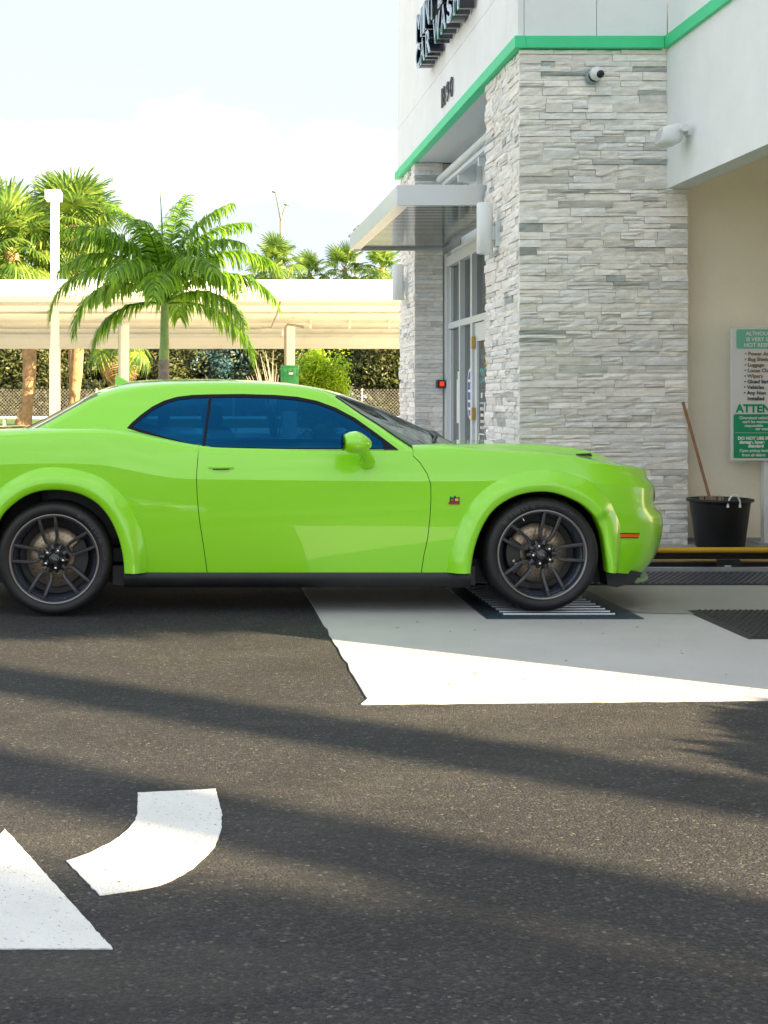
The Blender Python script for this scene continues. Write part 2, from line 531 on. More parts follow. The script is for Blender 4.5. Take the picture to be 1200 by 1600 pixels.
M['fan'] = leaf_mat('fan_leaf', (0.07, 0.18, 0.035), (0.40, 0.52, 0.09), 0.5, 0.45)
M['fan_dead'] = leaf_mat('dead_fan_leaf', (0.34, 0.22, 0.10), (0.52, 0.36, 0.18), 0.3, 0.7)
M['dark_leaf'] = leaf_mat('dark_leaf', (0.028, 0.045, 0.014), (0.15, 0.165, 0.05), 0.25, 0.5, 0.6)
M['blue_leaf'] = leaf_mat('blue_green_leaf', (0.02, 0.06, 0.07), (0.10, 0.20, 0.22), 0.25, 0.4, 0.6)
M['lime_leaf'] = leaf_mat('lime_leaf', (0.14, 0.32, 0.01), (0.62, 0.80, 0.05), 0.5, 0.4, 2.0)
M['wire'] = mat('galvanised_wire', (0.42, 0.40, 0.36), 0.5)
M['twig'] = mat('bare_twig', (0.45, 0.40, 0.33), 0.8)
M['green_plastic'] = mat('green_plastic', (0.0, 0.22, 0.06), 0.35, coat=0.3)
M['red_light'] = mat('red_lamp', (0.6, 0.02, 0.01), 0.4, emit=(1.0, 0.04, 0.01), estr=0.25)

# ================================================================== GROUND
def sheet(name, poly, z, m, sub=0):
    mb = MB(); mb.add([(p[0], p[1], z) for p in poly], [tuple(range(len(poly)))])
    o = mb.build(name, m); tag(o, kind='structure'); return o
sheet('ground', [(-900, -300), (900, -300), (900, 1500), (-900, 1500)], -0.06, M['grass'])
asp = MB(); asp.box(-60, 60, -30, 41, -0.055, 0.0)
tag(asp.build('asphalt_pavement', M['asphalt']), kind='structure')
fp_ = MB(); fp_.box(-60, 60, 13.5, 41, -0.05, 0.004)  # unseen pale paving added to bounce sunlight up under the carport roof
tag(fp_.build('bounce_pavement', M['concrete_bounce']), kind='structure')
far_lawn = MB(); far_lawn.box(-80, 80, 41.4, 130, -0.05, 0.40)
tag(far_lawn.build('lawn', M['grass']), kind='structure')
kb = MB(); kb.box(-80, 80, 41.05, 41.4, -0.05, 0.42)
tag(kb.build('kerb', M['white_metal'], bevel=0.02), kind='structure')

# pad outline with slightly ragged asphalt edge
pad = []
x0, y0, x1, y1 = 0.715, 6.08, 26.0, 12.2
for i in range(60):
    t = i / 59; pad.append((x0 + 0.012 * mnoise.noise(Vector((0, t * 30, 3))) + 0.035 * t, y1 + (y0 - y1) * t - (0.0)))
pad[-1] = (x0 - 0.005, y0)
for i in range(1, 140):
    t = i / 139; X = x0 + (x1 - x0) * t * t
    pad.append((X, y0 + 0.045 * (X - x0) * (1 if X < 4 else 0) + (0.045 * 3.3 if X >= 4 else 0) + 0.012 * mnoise.noise(Vector((X * 9, 5, 3)))))
pad.append((x1, y1))
pb = MB(); pb.prism(pad, -0.05, 0.006)
tag(pb.build('concrete_pad', M['concrete']), kind='structure')
wp = [(2.70, 8.62), (3.1, 8.56), (26, 8.6), (26, 10.45), (2.9, 10.45), (2.72, 10.4), (2.66, 9.3)]
sheet('wet_concrete', wp, 0.010, M['concrete_wet'])
slab = MB(); slab.box(2.35, 26, 11.50, 12.6, -0.05, 0.075)
tag(slab.build('wall_kerb_slab', M['slab'], bevel=0.008), kind='structure')
walk = MB(); walk.box(0.9, 3.3, 12.7, 22.0, -0.05, 0.10)
tag(walk.build('entrance_pavement', M['concrete']), kind='structure')

# painted arrow on the asphalt
def g2(px, py): v = gnd(px, py); return (v.x, v.y)
outer = [(337, 1234), (347, 1274), (345, 1300), (334, 1325), (310, 1350), (281, 1370), (236, 1388), (156, 1400)]
inner = [(104, 1347), (145, 1332), (182, 1312), (203, 1294), (214, 1276), (215, 1262), (215, 1240)]
oc = [g2(*p) for p in outer]; ic = [g2(*p) for p in inner]
oc = [oc[0]] + [tuple(p) for p in catmull(oc[1:], 26)]
ic = [tuple(p) for p in catmull(ic[:-1], 22)] + [ic[-1]]
def ragged(poly, step=.02, amp=.004):
    out = []
    for i in range(len(poly)):
        a, b_ = poly[i], poly[(i + 1) % len(poly)]; d = math.hypot(b_[0] - a[0], b_[1] - a[1]); n_ = max(1, int(d / step))
        for k in range(n_):
            t = k / n_; x = a[0] + (b_[0] - a[0]) * t; y = a[1] + (b_[1] - a[1]) * t
            out.append((x + amp * mnoise.noise(Vector((x * 45, y * 45, 1))), y + amp * mnoise.noise(Vector((x * 45, y * 45, 9)))))
    return out
ab = MB(); ab.prism(ragged((oc + ic)[::-1]), 0.0005, 0.004)
tag(ab.build('arrow_shaft_marking', M['road_paint']), 'curved white stroke of the arrow painted on the asphalt', 'road marking')
tri = [g2(176, 1484), g2(8, 1297), g2(-170, 1470), g2(-168, 1484)]
ab = MB(); ab.prism(ragged(tri), 0.0005, 0.004)
tag(ab.build('arrow_head_marking', M['road_paint']), 'white painted triangular arrowhead at the lower left of the asphalt', 'road marking')

# drain grate with rollers in the pad
gx0, gx1, gy0, gy1 = 1.735, 2.68, 8.38, 9.95
gr = empty('floor_grate', (gx0, gy0, 0), 'galvanised floor grate of bars in a dark steel frame under the front wheel', 'grate')
fb = MB()
fb.prism([(gx0, gy0), (gx1, gy0), (gx1 - 0.12, gy0 + 0.11), (gx0 + 0.12, gy0 + 0.11)], -0.03, 0.012)
fb.prism([(gx0, gy1), (gx0, gy0), (gx0 + 0.12, gy0 + 0.11), (gx0 + 0.12, gy1 - 0.11)], -0.03, 0.0125)
fb.prism([(gx1, gy0), (gx1, gy1), (gx1 - 0.12, gy1 - 0.11), (gx1 - 0.12, gy0 + 0.11)], -0.03, 0.0125)
fb.prism([(gx0, gy1), (gx0 + 0.12, gy1 - 0.11), (gx1 - 0.12, gy1 - 0.11), (gx1, gy1)], -0.03, 0.012)
fb.build('frame', M['steel_dark'], gr)
fb = MB(); fb.box(gx0 + 0.12, gx1 - 0.12, gy0 + 0.11, gy1 - 0.11, -0.04, 0.008)
fb.build('pit', M['black'], gr)
bar = None
for i in range(13):
    y = gy0 + 0.15 + i * 0.105
    if bar is None:
        b_ = MB(); b_.tube([(gx0 + 0.13, y, 0.013), (gx1 - 0.13, y, 0.013)], 0.010, 8)
        bar = b_.build('bar', M['steel'], gr)
    else:
        o = bar.copy(); col.objects.link(o); o.parent = gr; o.matrix_parent_inverse = bar.matrix_parent_inverse.copy(); o.location = (0, i * 0.105, 0)

# rubber mats
def ring_mat(name, x0, x1, y0, y1, z, m, label, pitch, bevel=0.05):
    r = empty(name, (x0, y0, 0), label, 'mat')
    b = MB(); zb = z * 0.2
    b.add([(x0, y0, 0.004), (x1, y0, 0.004), (x1, y1, 0.004), (x0, y1, 0.004), (x0 + bevel, y0 + bevel, z), (x1 - bevel, y0 + bevel, z), (x1 - bevel, y1 - bevel, z), (x0 + bevel, y1 - bevel, z)],
          [(0, 1, 5, 4), (1, 2, 6, 5), (2, 3, 7, 6), (3, 0, 4, 7), (4, 5, 6, 7)])
    b.build('base', m, r)
    k = MB(); row = 0; y = y0 + bevel + pitch / 2
    while y < y1 - bevel:
        x = x0 + bevel + pitch / 2 + (pitch / 2 if row % 2 else 0)
        while x < min(x1, 5.0) - bevel:
            rr = pitch * 0.33
            vs = [(x + rr * math.cos(a * PI / 3), y + rr * math.sin(a * PI / 3), z) for a in range(6)] + [(x + rr * .7 * math.cos(a * PI / 3), y + rr * .7 * math.sin(a * PI / 3), z + pitch * .14) for a in range(6)]
            k.add(vs, [(a, (a + 1) % 6, 6 + (a + 1) % 6, 6 + a) for a in range(6)] + [(6, 7, 8, 9, 10, 11)])
            x += pitch
        y += pitch * 0.87; row += 1
    k.build('studs', m, r, kind='stuff')
ring_mat('rubber_mat', 3.03, 4.6, 7.68, 8.72, 0.018, M['rubber'], 'black ring-studded rubber mat lying on the pale concrete', 0.036)
ring_mat('rubber_strip_mat', 2.2, 14.0, 9.86, 10.52, 0.022, M['mat_blue'], 'long dark blue-black rubber strip running beside the conveyor track', 0.045, 0.015)

# conveyor track
cv = empty('conveyor_track', (2.6, 10.6, 0), 'car wash conveyor track with black channel, steel rails and yellow guide tubes', 'conveyor')
b = MB(); b.box(1.6, 22, 10.56, 11.40, -0.04, 0.012); b.build('channel', M['plastic_black'], cv)
b = MB(); b.tube([(1.9, 11.30, 0.10), (22, 11.30, 0.10)], 0.024, 12); b.build('guide_tube', M['yellow'], cv)
b = MB(); b.box(1.8, 22, 11.36, 11.44, 0.0, 0.11); b.build('guide_backing', M['plastic_black'], cv)
b = MB(); b.box(1.8, 22, 11.02, 11.05, 0.012, 0.055); b.build('guide_strip', M['yellow'], cv)
b = MB(); b.box(1.8, 22, 10.90, 11.018, 0.012, 0.051); b.box(1.8, 22, 10.70, 10.76, 0.012, 0.03); b.build('inner_channel', M['black'], cv)
b = MB(); b.box(1.8, 22, 10.60, 10.64, 0.012, 0.045); b.build('steel_rail', M['steel'], cv)
for x in (3.05, 4.02, 4.42, 4.9):
    b = MB(); b.tube([(x, 10.66, 0.05), (x + 0.05, 10.66, 0.05)], 0.022, 10); b.box(x - 0.03, x, 10.645, 10.68, 0.02, 0.085)
    b.build('roller_fitting', M['steel'] if x < 4.4 else M['black'], cv)
b = MB(); b.box(3.98, 4.14, 10.64, 10.70, 0.02, 0.10); b.build('carriage_block', M['black'], cv)

# ================================================================== BUILDING
SX = 2.79     # plane of the stone left faces
def stone_mat():
    m = bpy.data.materials.new('ledge_stone'); m.use_nodes = True
    t = m.node_tree; b = t.nodes['Principled BSDF']; b.inputs['Roughness'].default_value = 0.85
    a = N(t, 'ShaderNodeAttribute'); a.attribute_name = 'tint'
    c = N(t, 'ShaderNodeTexCoord')
    n = N(t, 'ShaderNodeTexNoise'); n.inputs['Scale'].default_value = 14; n.inputs['Detail'].default_value = 8; n.inputs['Roughness'].default_value = 0.7
    mp_ = N(t, 'ShaderNodeMapping'); mp_.inputs['Scale'].default_value = (1, 1, 2.2)
    t.links.new(c.outputs['Object'], mp_.inputs[0]); t.links.new(mp_.outputs[0], n.inputs['Vector'])
    r = N(t, 'ShaderNodeMapRange'); r.inputs['From Min'].default_value = 0.3; r.inputs['From Max'].default_value = 0.7; r.inputs['To Min'].default_value = 0.84; r.inputs['To Max'].default_value = 1.14
    t.links.new(n.outputs['Fac'], r.inputs['Value'])
    s = N(t, 'ShaderNodeVectorMath', operation='SCALE')
    t.links.new(a.outputs['Color'], s.inputs[0]); t.links.new(r.outputs[0], s.inputs['Scale'])
    t.links.new(s.outputs[0], b.inputs['Base Color'])
    n2 = N(t, 'ShaderNodeTexNoise'); n2.inputs['Scale'].default_value = 55; n2.inputs['Detail'].default_value = 7; n2.inputs['Roughness'].default_value = 0.65
    t.links.new(mp_.outputs[0], n2.inputs['Vector'])
    bp = N(t, 'ShaderNodeBump'); bp.inputs['Strength'].default_value = 0.7; bp.inputs['Distance'].default_value = 0.008
    t.links.new(n2.outputs['Fac'], bp.inputs['Height']); t.links.new(bp.outputs[0], b.inputs['Normal'])
    return m
M['stone'] = stone_mat()
M['mortar'] = mat('mortar', (0.45, 0.44, 0.40), 0.9)
rs = random.Random(11)
def stone_rects(w, h):
    out = []; z = 0.0
    while z < h - 0.02:
        rh = rs.choice([0.046, 0.054, 0.060, 0.066, 0.074])
        if z + rh > h - 0.03: rh = h - z
        x = 0.0
        while x < w - 0.01:
            rw = rs.uniform(0.13, 0.50)
            if w - (x + rw) < 0.10: rw = w - x
            k = rs.random()
            if k < 0.22 and rh > 0.06:
                c = rh * rs.uniform(0.38, 0.62)
                out.append((x, x + rw, z, z + c)); out.append((x, x + rw, z + c, z + rh))
            elif k < 0.36 and rw > 0.3:
                c = rh * rs.uniform(0.4, 0.6); q = rw * rs.uniform(.35, .65)
                out.append((x, x + q, z, z + c)); out.append((x, x + rw * rs.uniform(.3, .7) * 0 + q, z + c, z + rh)); out.append((x + q, x + rw, z, z + rh))
            else:
                out.append((x, x + rw, z, z + rh))
            x += rw
        z += rh
    return out
def stone_geo(rect, O, U, Nn):
    u0, u1, v0, v1 = rect; g = 0.0016
    u0 += g; u1 -= g; v0 += g; v1 -= g
    pr = rs.uniform(0.016, 0.036); tilt = rs.uniform(-0.008, 0.008); tv = rs.uniform(-0.006, 0.006)
    nx = 5 if u1 - u0 > 0.2 else 4; ny = 3
    sd = rs.uniform(0, 100)
    vs = []; fs = []
    for j in range(ny):
        for i in range(nx):
            a = i / (nx - 1); b = j / (ny - 1)
            edge = 0.006 if (i in (0, nx - 1) or j in (0, ny - 1)) else 0
            d = pr + tilt * (a - .5) * 2 + tv * (b - .5) * 2 - edge * 0.7 + 0.012 * mnoise.noise(Vector((a * (u1 - u0) * 14 + sd, b * 1.3 + sd, 0)))
            p = O + U * (u0 + (u1 - u0) * a) + Vector((0, 0, v0 + (v1 - v0) * b)) + Nn * d
            vs.append(p)
    for j in range(ny - 1):
        for i in range(nx - 1):
            k = j * nx + i; fs.append((k, k + 1, k + nx + 1, k + nx))
    cs = [0, nx - 1, ny * nx - 1, (ny - 1) * nx]
    base = len(vs)
    ring = [i for i in range(nx)] + [nx * (j + 1) + nx - 1 for j in range(ny - 1)] + [(ny - 1) * nx + i for i in range(nx - 2, -1, -1)] + [j * nx for j in range(ny - 2, 0, -1)]
    for i in ring: vs.append(vs[i] - Nn * ((vs[i] - O).dot(Nn) + 0.01))
    m_ = len(ring)
    for i in range(m_):
        fs.append((ring[(i + 1) % m_], ring[i], base + i, base + (i + 1) % m_))
    if U.cross(Vector((0, 0, 1))).dot(Nn) < 0: fs = [f[::-1] for f in fs]
    k = rs.random()
    w = rs.uniform(0.84, 1.08)
    w = 1 + (w - .96) * .8
    c = (0.87 * w, 0.83 * w, 0.77 * w) if k < 0.6 else (0.82 * w, 0.81 * w, 0.78 * w)
    if k > 0.975: c = (0.42 * w, 0.45 * w, 0.43 * w)
    elif k > 0.93: c = (0.62 * w, 0.61 * w, 0.57 * w)
    return vs, fs, c
def with_tint(me, cols):
    at_ = me.color_attributes.new('tint', 'FLOAT_COLOR', 'POINT')
    at_.data.foreach_set('color', np.array(cols, dtype=np.float32).ravel())
def pillar(name, label, loc, faces, limit, core):
    root = empty(name, loc, label, 'stone pillar')
    b = MB(); b.box(*core); b.build('core', M['mortar'], root)
    allst = []
    for (O, U, Nn, w, h, weight) in faces:
        for r in stone_rects(w, h):
            vs, fs, c = stone_geo(r, Vector(O), Vector(U), Vector(Nn))
            allst.append(((r[1] - r[0]) * (r[3] - r[2]) * weight, vs, fs, c))
    allst.sort(key=lambda q: -q[0])
    for a, vs, fs, c in allst[:limit]:
        me = bpy.data.meshes.new('stone'); me.from_pydata([tuple(v) for v in vs], [], fs)
        me.materials.append(M['stone']); with_tint(me, [(*c, 1)] * len(vs))
        link('stone', me, root)
    if allst[limit:]:
        mb = MB(); cols = []
        for a, vs, fs, c in allst[limit:]:
            mb.add(vs, fs); cols += [(*c, 1)] * len(vs)
        me = mb.mesh('small_stones', M['stone']); with_tint(me, cols)
        link('small_stones', me, root, 'stuff')
    return root
YP = 12.0; ZT = 4.33
near = pillar('stone_pillar', 'large pale stacked-stone pillar beside the entrance with the security camera on it', (3.5, YP, 0.075),
    [((SX - 0.03, YP, 0.06), (1, 0, 0), (0, -1, 0), 1.42 + 0.03, 3.07, 1.0),
     ((SX - 0.03, YP, 3.13), (1, 0, 0), (0, -1, 0), 1.24 + 0.03, ZT - 3.13, 1.0),
     ((SX, YP + 1.42, 0.06), (0, -1, 0), (-1, 0, 0), 1.42, ZT - 0.06, 0.22)
     ], 300, (SX, 4.21, YP, YP + 1.42, 0.0, 3.132))
b = MB(); b.box(SX, 4.02, YP, YP + 1.42, 3.132, ZT - .01); b.build('upper_core', M['mortar'], near)
farp = pillar('stone_pillar', 'narrower far stone pillar beyond the glass door, with the red push button', (3.0, 17.8, 0.1),
    [((SX - 0.03, 17.8, 0.1), (1, 0, 0), (0, -1, 0), 0.36, ZT - 0.1, 0.5),
     ((SX, 19.15, 0.1), (0, -1, 0), (-1, 0, 0), 1.35, ZT - 0.1, 0.2)], 200, (SX, 3.35, 17.8, 19.15, 0.0, ZT - .01))

bd = empty('car_wash_building', (3.2, 12.2, 0), 'white stucco car wash building with green band, stone pillars and tunnel portal', 'building')
UX = 2.745    # stucco upper wall plane
PX = 4.03     # portal plane
def part(name, m, *boxes, parent=None, bevel=0):
    b = MB()
    for q in boxes: b.box(*q)
    return b.build(name, m, parent or bd, bevel=bevel)
# upper walls as panels separated by recessed joints
def wall_panels(us, zs, place, m, name='wall_panel'):
    g = 0.006
    for i in range(len(us) - 1):
        for j in range(len(zs) - 1):
            b = MB(); b.box(*place(us[i] + g / 2, us[i + 1] - g / 2, zs[j] + g / 2, zs[j + 1] - g / 2)); b.build(name, m, bd)
wall_panels([YP - .04, 12.42, 13.08, 17.45, 18.05, 19.2], [4.44, 5.02, 7.2], lambda a, b_, z0, z1: (UX, UX + 0.05, a, b_, z0, z1), M['stucco'])
wall_panels([UX + 0.052, 3.42, PX - .005], [4.44, 7.2], lambda a, b_, z0, z1: (a, b_, YP - .04, YP + 0.01, z0, z1), M['stucco'])
part('upper_wall', M['stucco'], (UX + 0.05, 5.2, YP + 0.01, 19.18, 4.44, 7.18))
part('roof', M['soffit'], (UX - .02, 5.2, YP + .0, 19.2, 7.2, 7.3))
part('soffit', M['soffit'], (SX + 0.0, 3.7, YP + 1.0, 18.9, 4.336, 4.43))
# green trim band
tz0, tz1 = 4.335, 4.44
part('trim', M['green_trim'], (UX - 0.035, UX + 0.06, YP - 0.075, 19.24, tz0, tz1), bevel=0.004)
part('trim', M['green_trim'], (UX + 0.062, PX - 0.037, YP - 0.074, YP + 0.02, tz0 + .001, tz1 - .001), bevel=0.004)
part('trim', M['green_trim'], (PX - 0.034, PX + 0.05, 5.36, YP - 0.03, tz0 + .0, tz1), bevel=0.004)
# side walls
part('side_wall', M['stucco'], (3.36, 3.5, YP + 1.3, 18.9, 3.12, 4.335), (3.2, 3.36, YP + 1.4, 17.79, 3.155, 3.2))
part('rear_wall', M['stucco'], (3.36, 5.2, 19.0, 19.18, 0, 4.44))
# portal (towards the camera) and tunnel
part('portal_wall', M['stucco'], (PX, PX + 0.19, 5.36, YP - .002, 3.135, 4.335))
part('portal_upper_wall', M['stucco'], (PX + .002, PX + 0.19, 5.36, YP - .042, 4.44, 7.2))
part('portal_pier', M['stucco'], (PX + .004, PX + 0.5, 5.37, 5.60, 0, 3.134))
part('tunnel_side_wall', M['stucco'], (PX + 0.19, 24, 5.365, 5.56, 0, 6.0))
part('tunnel_wall', M['tan'], (PX + 0.19, 22, YP + 0.22, YP + 0.4, 0.0, 5.0))
part('tunnel_ceiling', M['white_metal'], (PX + 0.19, 17, 5.57, YP + 0.22, 4.6, 4.7))
part('wall_base', M['slab'], (PX + 0.19, 13, YP + 0.205, YP + 0.219, 0.075, 0.11))

# storefront
GX = 3.22
sf = empty('storefront', (GX, 16.5, 0.1), 'white aluminium glazed storefront with transom between the two stone pillars', 'shop window')
def sfp(name, m, *bx, parent=sf, bevel=0): return part(name, m, *bx, parent=parent, bevel=bevel)
sfp('jamb', M['alu'], (3.14, 3.30, 17.62, 17.785, 0.1, 3.16))
sfp('header', M['alu'], (GX - .075, GX + .07, 13.42, 17.62, 2.99, 3.11), (GX - .03, GX + .07, 13.42, 17.62, 3.11, 3.16))
sfp('transom_bar', M['alu'], (GX - .06, GX + .05, 13.42, 17.618, 2.20, 2.275))
sfp('mullion', M['alu'], (GX - .065, GX + .05, 16.80, 16.87, 0.1, 2.199), (GX - .065, GX + .05, 16.80, 16.87, 2.276, 2.989))
sfp('mullion', M['alu'], (GX - .065, GX + .05, 16.07, 16.16, 0.1, 2.199), (GX - .065, GX + .05, 16.07, 16.16, 2.276, 2.989))
sfp('jamb_inner', M['alu'], (GX - .04, GX + .05, 17.55, 17.62, 0.1, 2.19), (GX - .04, GX + .05, 17.55, 17.62, 2.28, 2.98))
sfp('mullion', M['alu'], (GX - .065, GX + .05, 14.95, 15.03, 0.1, 2.199), (GX - .065, GX + .05, 14.95, 15.03, 2.276, 2.989))
for y0_, y1_ in ((16.87, 17.55), (16.16, 16.80), (15.03, 16.07), (13.42, 14.95)):
    sfp('pane', M['glass'], (GX - .005, GX + .003, y0_, y1_, 2.276, 2.989))
for y0_, y1_ in ((16.87, 17.55), (16.16, 16.80), (13.42, 14.95)):
    sfp('pane', M['glass'], (GX - .005, GX + .003, y0_, y1_, 0.12, 2.199))
door = sfp('door', M['alu'], (GX - .035, GX + .02, 15.93, 16.06, 0.12, 2.19), (GX - .035, GX + .02, 15.04, 15.12, 0.12, 2.19), (GX - .034, GX + .019, 15.12, 15.93, 1.98, 2.19), (GX - .034, GX + .019, 15.12, 15.93, 0.12, 0.42))
sfp('door_pane', M['glass'], (GX - .01, GX - .002, 15.12, 15.93, 0.42, 1.98), parent=door)
for z in (1.15, 1.97): sfp('hinge', mat('brass', (0.55, 0.36, 0.12), 0.35, metal=0.8), (GX - .075, GX - .04, 16.0, 16.06, z - .07, z + .07), parent=door)
b = MB(); b.tube([(GX - .05, 15.20, .85), (GX - .09, 15.20, .87), (GX - .09, 15.20, 1.28), (GX - .05, 15.20, 1.3)], 0.012, 8); b.build('pull_handle', M['steel'], door)
fx = GX - 0.013
def decal(name, m, y0_, y1_, z0, z1, x=fx, parent=sf): 
    b = MB(); b.box(x - .002, x, y0_, y1_, z0, z1); return b.build(name, m, parent)
decal('poster', M['print_white'], 16.92, 17.30, 1.02, 1.66, fx + .004)
decal('poster_edge', M['green_plastic'], 17.24, 17.30, 1.56, 1.68, fx + .001)
b = MB(); n = 28
po = [(16.45 + .17 * math.cos(2 * PI * k / n), 1.38 + .30 * math.sin(2 * PI * k / n)) for k in range(n)]
def disc_x(po, x): mb = MB(); mb.add([(x, p[0], p[1]) for p in po], [tuple(range(len(po)))]); return mb
disc_x(po, fx).build('oval_sticker', M['print_white'], sf)
disc_x([(16.45 + (p[0] - 16.45) * .86, 1.38 + (p[1] - 1.38) * .88) for p in po], fx - .002).build('oval_sticker_print', M['decal_blue'], sf)
for k, z in enumerate((1.52, 1.40, 1.28, 1.19)): decal('oval_sticker_bar', M['print_white'], 16.36, 16.54, z, z + .03, fx - .003)
# door lettering (white and mint decals)
dx_ = GX - .0125
text_mesh('MINT ECO', 0.10, 0.0004, M['decal_cyan'], 'door_lettering', door, (dx_, 15.86, 1.60), (0, -1, 0), (0, 0, 1), width=0.62)
text_mesh('CAR WASH', 0.075, 0.0004, M['decal_cyan'], 'door_lettering', door, (dx_, 15.86, 1.51), (0, -1, 0), (0, 0, 1), width=0.62)
decal('door_notice', M['print_white'], 15.72, 15.80, 1.33, 1.39, dx_, door)
decal('door_line', M['print_white'], 15.2, 15.88, 1.27, 1.28, dx_, door)
for z in (1.19, 1.12, 1.05, .98):
    for k in range(6): decal('door_hours_text', M['print_white'], 15.24 + k * .105, 15.24 + k * .105 + rs.uniform(.05, .09), z, z + .035, dx_, door)
b = MB(); b.tube([(dx_ - .003, 15.86, .62), (dx_ - .003, 15.88, .66), (dx_ - .003, 15.88, .88), (dx_ - .003, 15.86, .92), (dx_ - .003, 15.3, .92)], .01, 6)
b.tube([(dx_ - .003, 15.86, .62), (dx_ - .003, 15.3, .62)], .01, 6); b.build('door_frame_decal', M['print_white'], door)
for z in (.67, .74, .81):
    for k in range(5): decal('door_hours_text', M['print_white'], 15.36 + k * .09, 15.36 + k * .09 + rs.uniform(.04, .075), z, z + .035, dx_, door)
# interior behind the glass
part('shop_interior', M['tan'], (5.0, 5.1, 13.4, 19.0, 0, 3.2))
part('shop_floor', M['slab'], (3.3, 5.0, 13.4, 19.0, 0.0, 0.1))
part('shop_ceiling', M['soffit'], (3.51, 5.0, 13.4, 18.99, 3.1, 3.2))
part('shop_divider', M['tan'], (3.36, 5.0, 13.3, 13.4, 0, 3.2))

# entrance canopy
cn = empty('entrance_canopy', (2.4, 15.6, 3.25), 'flat grey metal entrance canopy with ribbed underside over the glass door', 'canopy')
cz0, cz1 = 3.20, 3.40; cy0, cy1 = 13.5, 17.72; cx0 = 1.925
part('fascia', M['canopy_metal'], (cx0, SX + 0.35, cy0, cy0 + .04, cz0, cz1), parent=cn, bevel=0.004)
part('fascia', M['canopy_metal'], (cx0 - .001, cx0 + .04, cy0 + .041, cy1, cz0 + .001, cz1 - .001), parent=cn, bevel=0.004)
part('fascia', M['canopy_metal'], (cx0 + .041, 3.1, cy1 - .04, cy1, cz0, cz1), parent=cn, bevel=0.004)
part('top_plate', M['canopy_metal'], (cx0 + .041, 3.13, cy0 + .041, cy1 - .041, cz1 - .03, cz1 - .01), parent=cn)
for k in range(34):
    y = cy0 + 0.05 + k * 0.122
    part('deck_rib', M['canopy_deck'], (cx0 + .13, 3.12, y, y + .085, cz0 + .035, cz0 + .055), parent=cn)
part('deck', M['canopy_deck'], (cx0 + .041, 3.13, cy0 + .041, cy1 - .041, cz0 + .055, cz0 + .066), parent=cn)
part('edge_flange', M['canopy_metal'], (cx0 + .041, cx0 + .13, cy0 + .041, cy1 - .042, cz0 + .012, cz0 + .03), parent=cn)

# bar light above canopy
bl = empty('wall_bar', (3.1, 15.5, 4.0), 'long pale blue-grey tube on brackets above the entrance canopy', 'tube')
b = MB(); b.tube([(3.05, 13.9, 4.09), (3.05, 17.6, 4.09)], 0.045, 12); b.build('tube', M['alu'], bl)
b = MB(); b.box(3.07, 3.12, 13.9, 17.6, 3.995, 4.045); b.build('lower_rail', M['alu'], bl)
for y in (14.25, 15.35, 16.55, 17.4):
    b = MB(); b.box(3.09, 3.355, y, y + .06, 3.90, 4.11); b.build('bracket', M['alu'], bl)
    b = MB(); b.box(3.30, 3.358, y - .06, y + .12, 3.84, 4.16); b.build('bracket_plate', M['white_metal'], bl)

# cylinder wall lights
def wall_light(y, xc, z, label, h=0.47):
    r = empty('wall_light', (xc, y, z), label, 'wall light', 'white cylinder lights on the pillars')
    b = MB(); b.lathe([(0, -h / 2), (.066, -h / 2), (.074, -h / 2 + .006), (.074, h / 2 - .006), (.066, h / 2), (0, h / 2)], (xc, y, z), n=28); b.build('shade', M['white_metal'], r)
    b = MB(); b.box(xc + .06, SX - .045, y - .035, y + .035, z - .11, z + .02); b.box(SX - .06, SX - .01, y - .07, y + .07, z - .17, z + .06); b.build('wall_mount', M['alu'], r, bevel=.004)
wall_light(12.86, 2.645, 2.90, 'white cylinder wall light on the near stone pillar under the canopy end')
wall_light(18.45, 2.645, 2.86, 'white cylinder wall light on the far pillar, small against the carport')

# push button
pbx = at(687.5, 600, 17.72)
r = empty('push_button', pbx, 'small black box with a glowing red square on the far pillar', 'button box')
b = MB(); b.box(pbx.x - .05, pbx.x + .05, 17.62, 17.76, pbx.z - .05, pbx.z + .05); b.build('box', M['black'], r, bevel=.006)
b = MB(); b.box(pbx.x - .02, pbx.x + .034, 17.612, 17.622, pbx.z - .028, pbx.z + .03); b.build('button', M['red_light'], r)

# sign letters on the side wall
sg = empty('wall_sign', (UX, 15.2, 5.4), 'dark chrome channel letters mounted high on the white side wall', 'sign')
def letters(txt, ys, z, size, w, lift=0.15):
    """each channel letter a part with a face and a return"""
    y = ys
    for ch in txt:
        if ch == ' ': y -= w * 0.55; continue
        ww = w * (0.42 if ch == 'I' else (1.25 if ch in 'MW' else 0.86))
        o = text_mesh(ch, size, lift / 2, M['sign_return'], 'letter', sg, (UX - .02 - lift / 2, y, z), (0, -1, 0), (0, 0, 1), width=ww, bold=0.012)
        f = text_mesh(ch, size, 0.004, M['chrome'], 'letter_face', o, (UX - .02 - lift - .004, y, z), (0, -1, 0), (0, 0, 1), width=ww * 1.03, bold=0.016)
        f2 = text_mesh(ch, size, 0.003, M['sign_face'], 'letter_inset', o, (UX - .02 - lift - .010, y - .004, z), (0, -1, 0), (0, 0, 1), width=ww * .97, bold=-0.002)
        y -= ww + w * 0.14
letters('MINT ECO', 16.45, 5.52, 0.44, 0.33)
letters('CAR WASH', 16.45, 5.20, 0.36, 0.345)
hn = empty('house_number', (UX, 15.2, 4.6), 'black street number 1890 on the white wall above the green band', 'sign')
y = 15.76
for ch in '1890':
    text_mesh(ch, 0.31, 0.006, M['print_black'], 'digit', hn, (UX - .016, y, 4.585), (0, -1, 0), (0, 0, 1), bold=.0, width=0.06 if ch == '1' else 0.14)
    y -= 0.205 if ch == '1' else 0.225

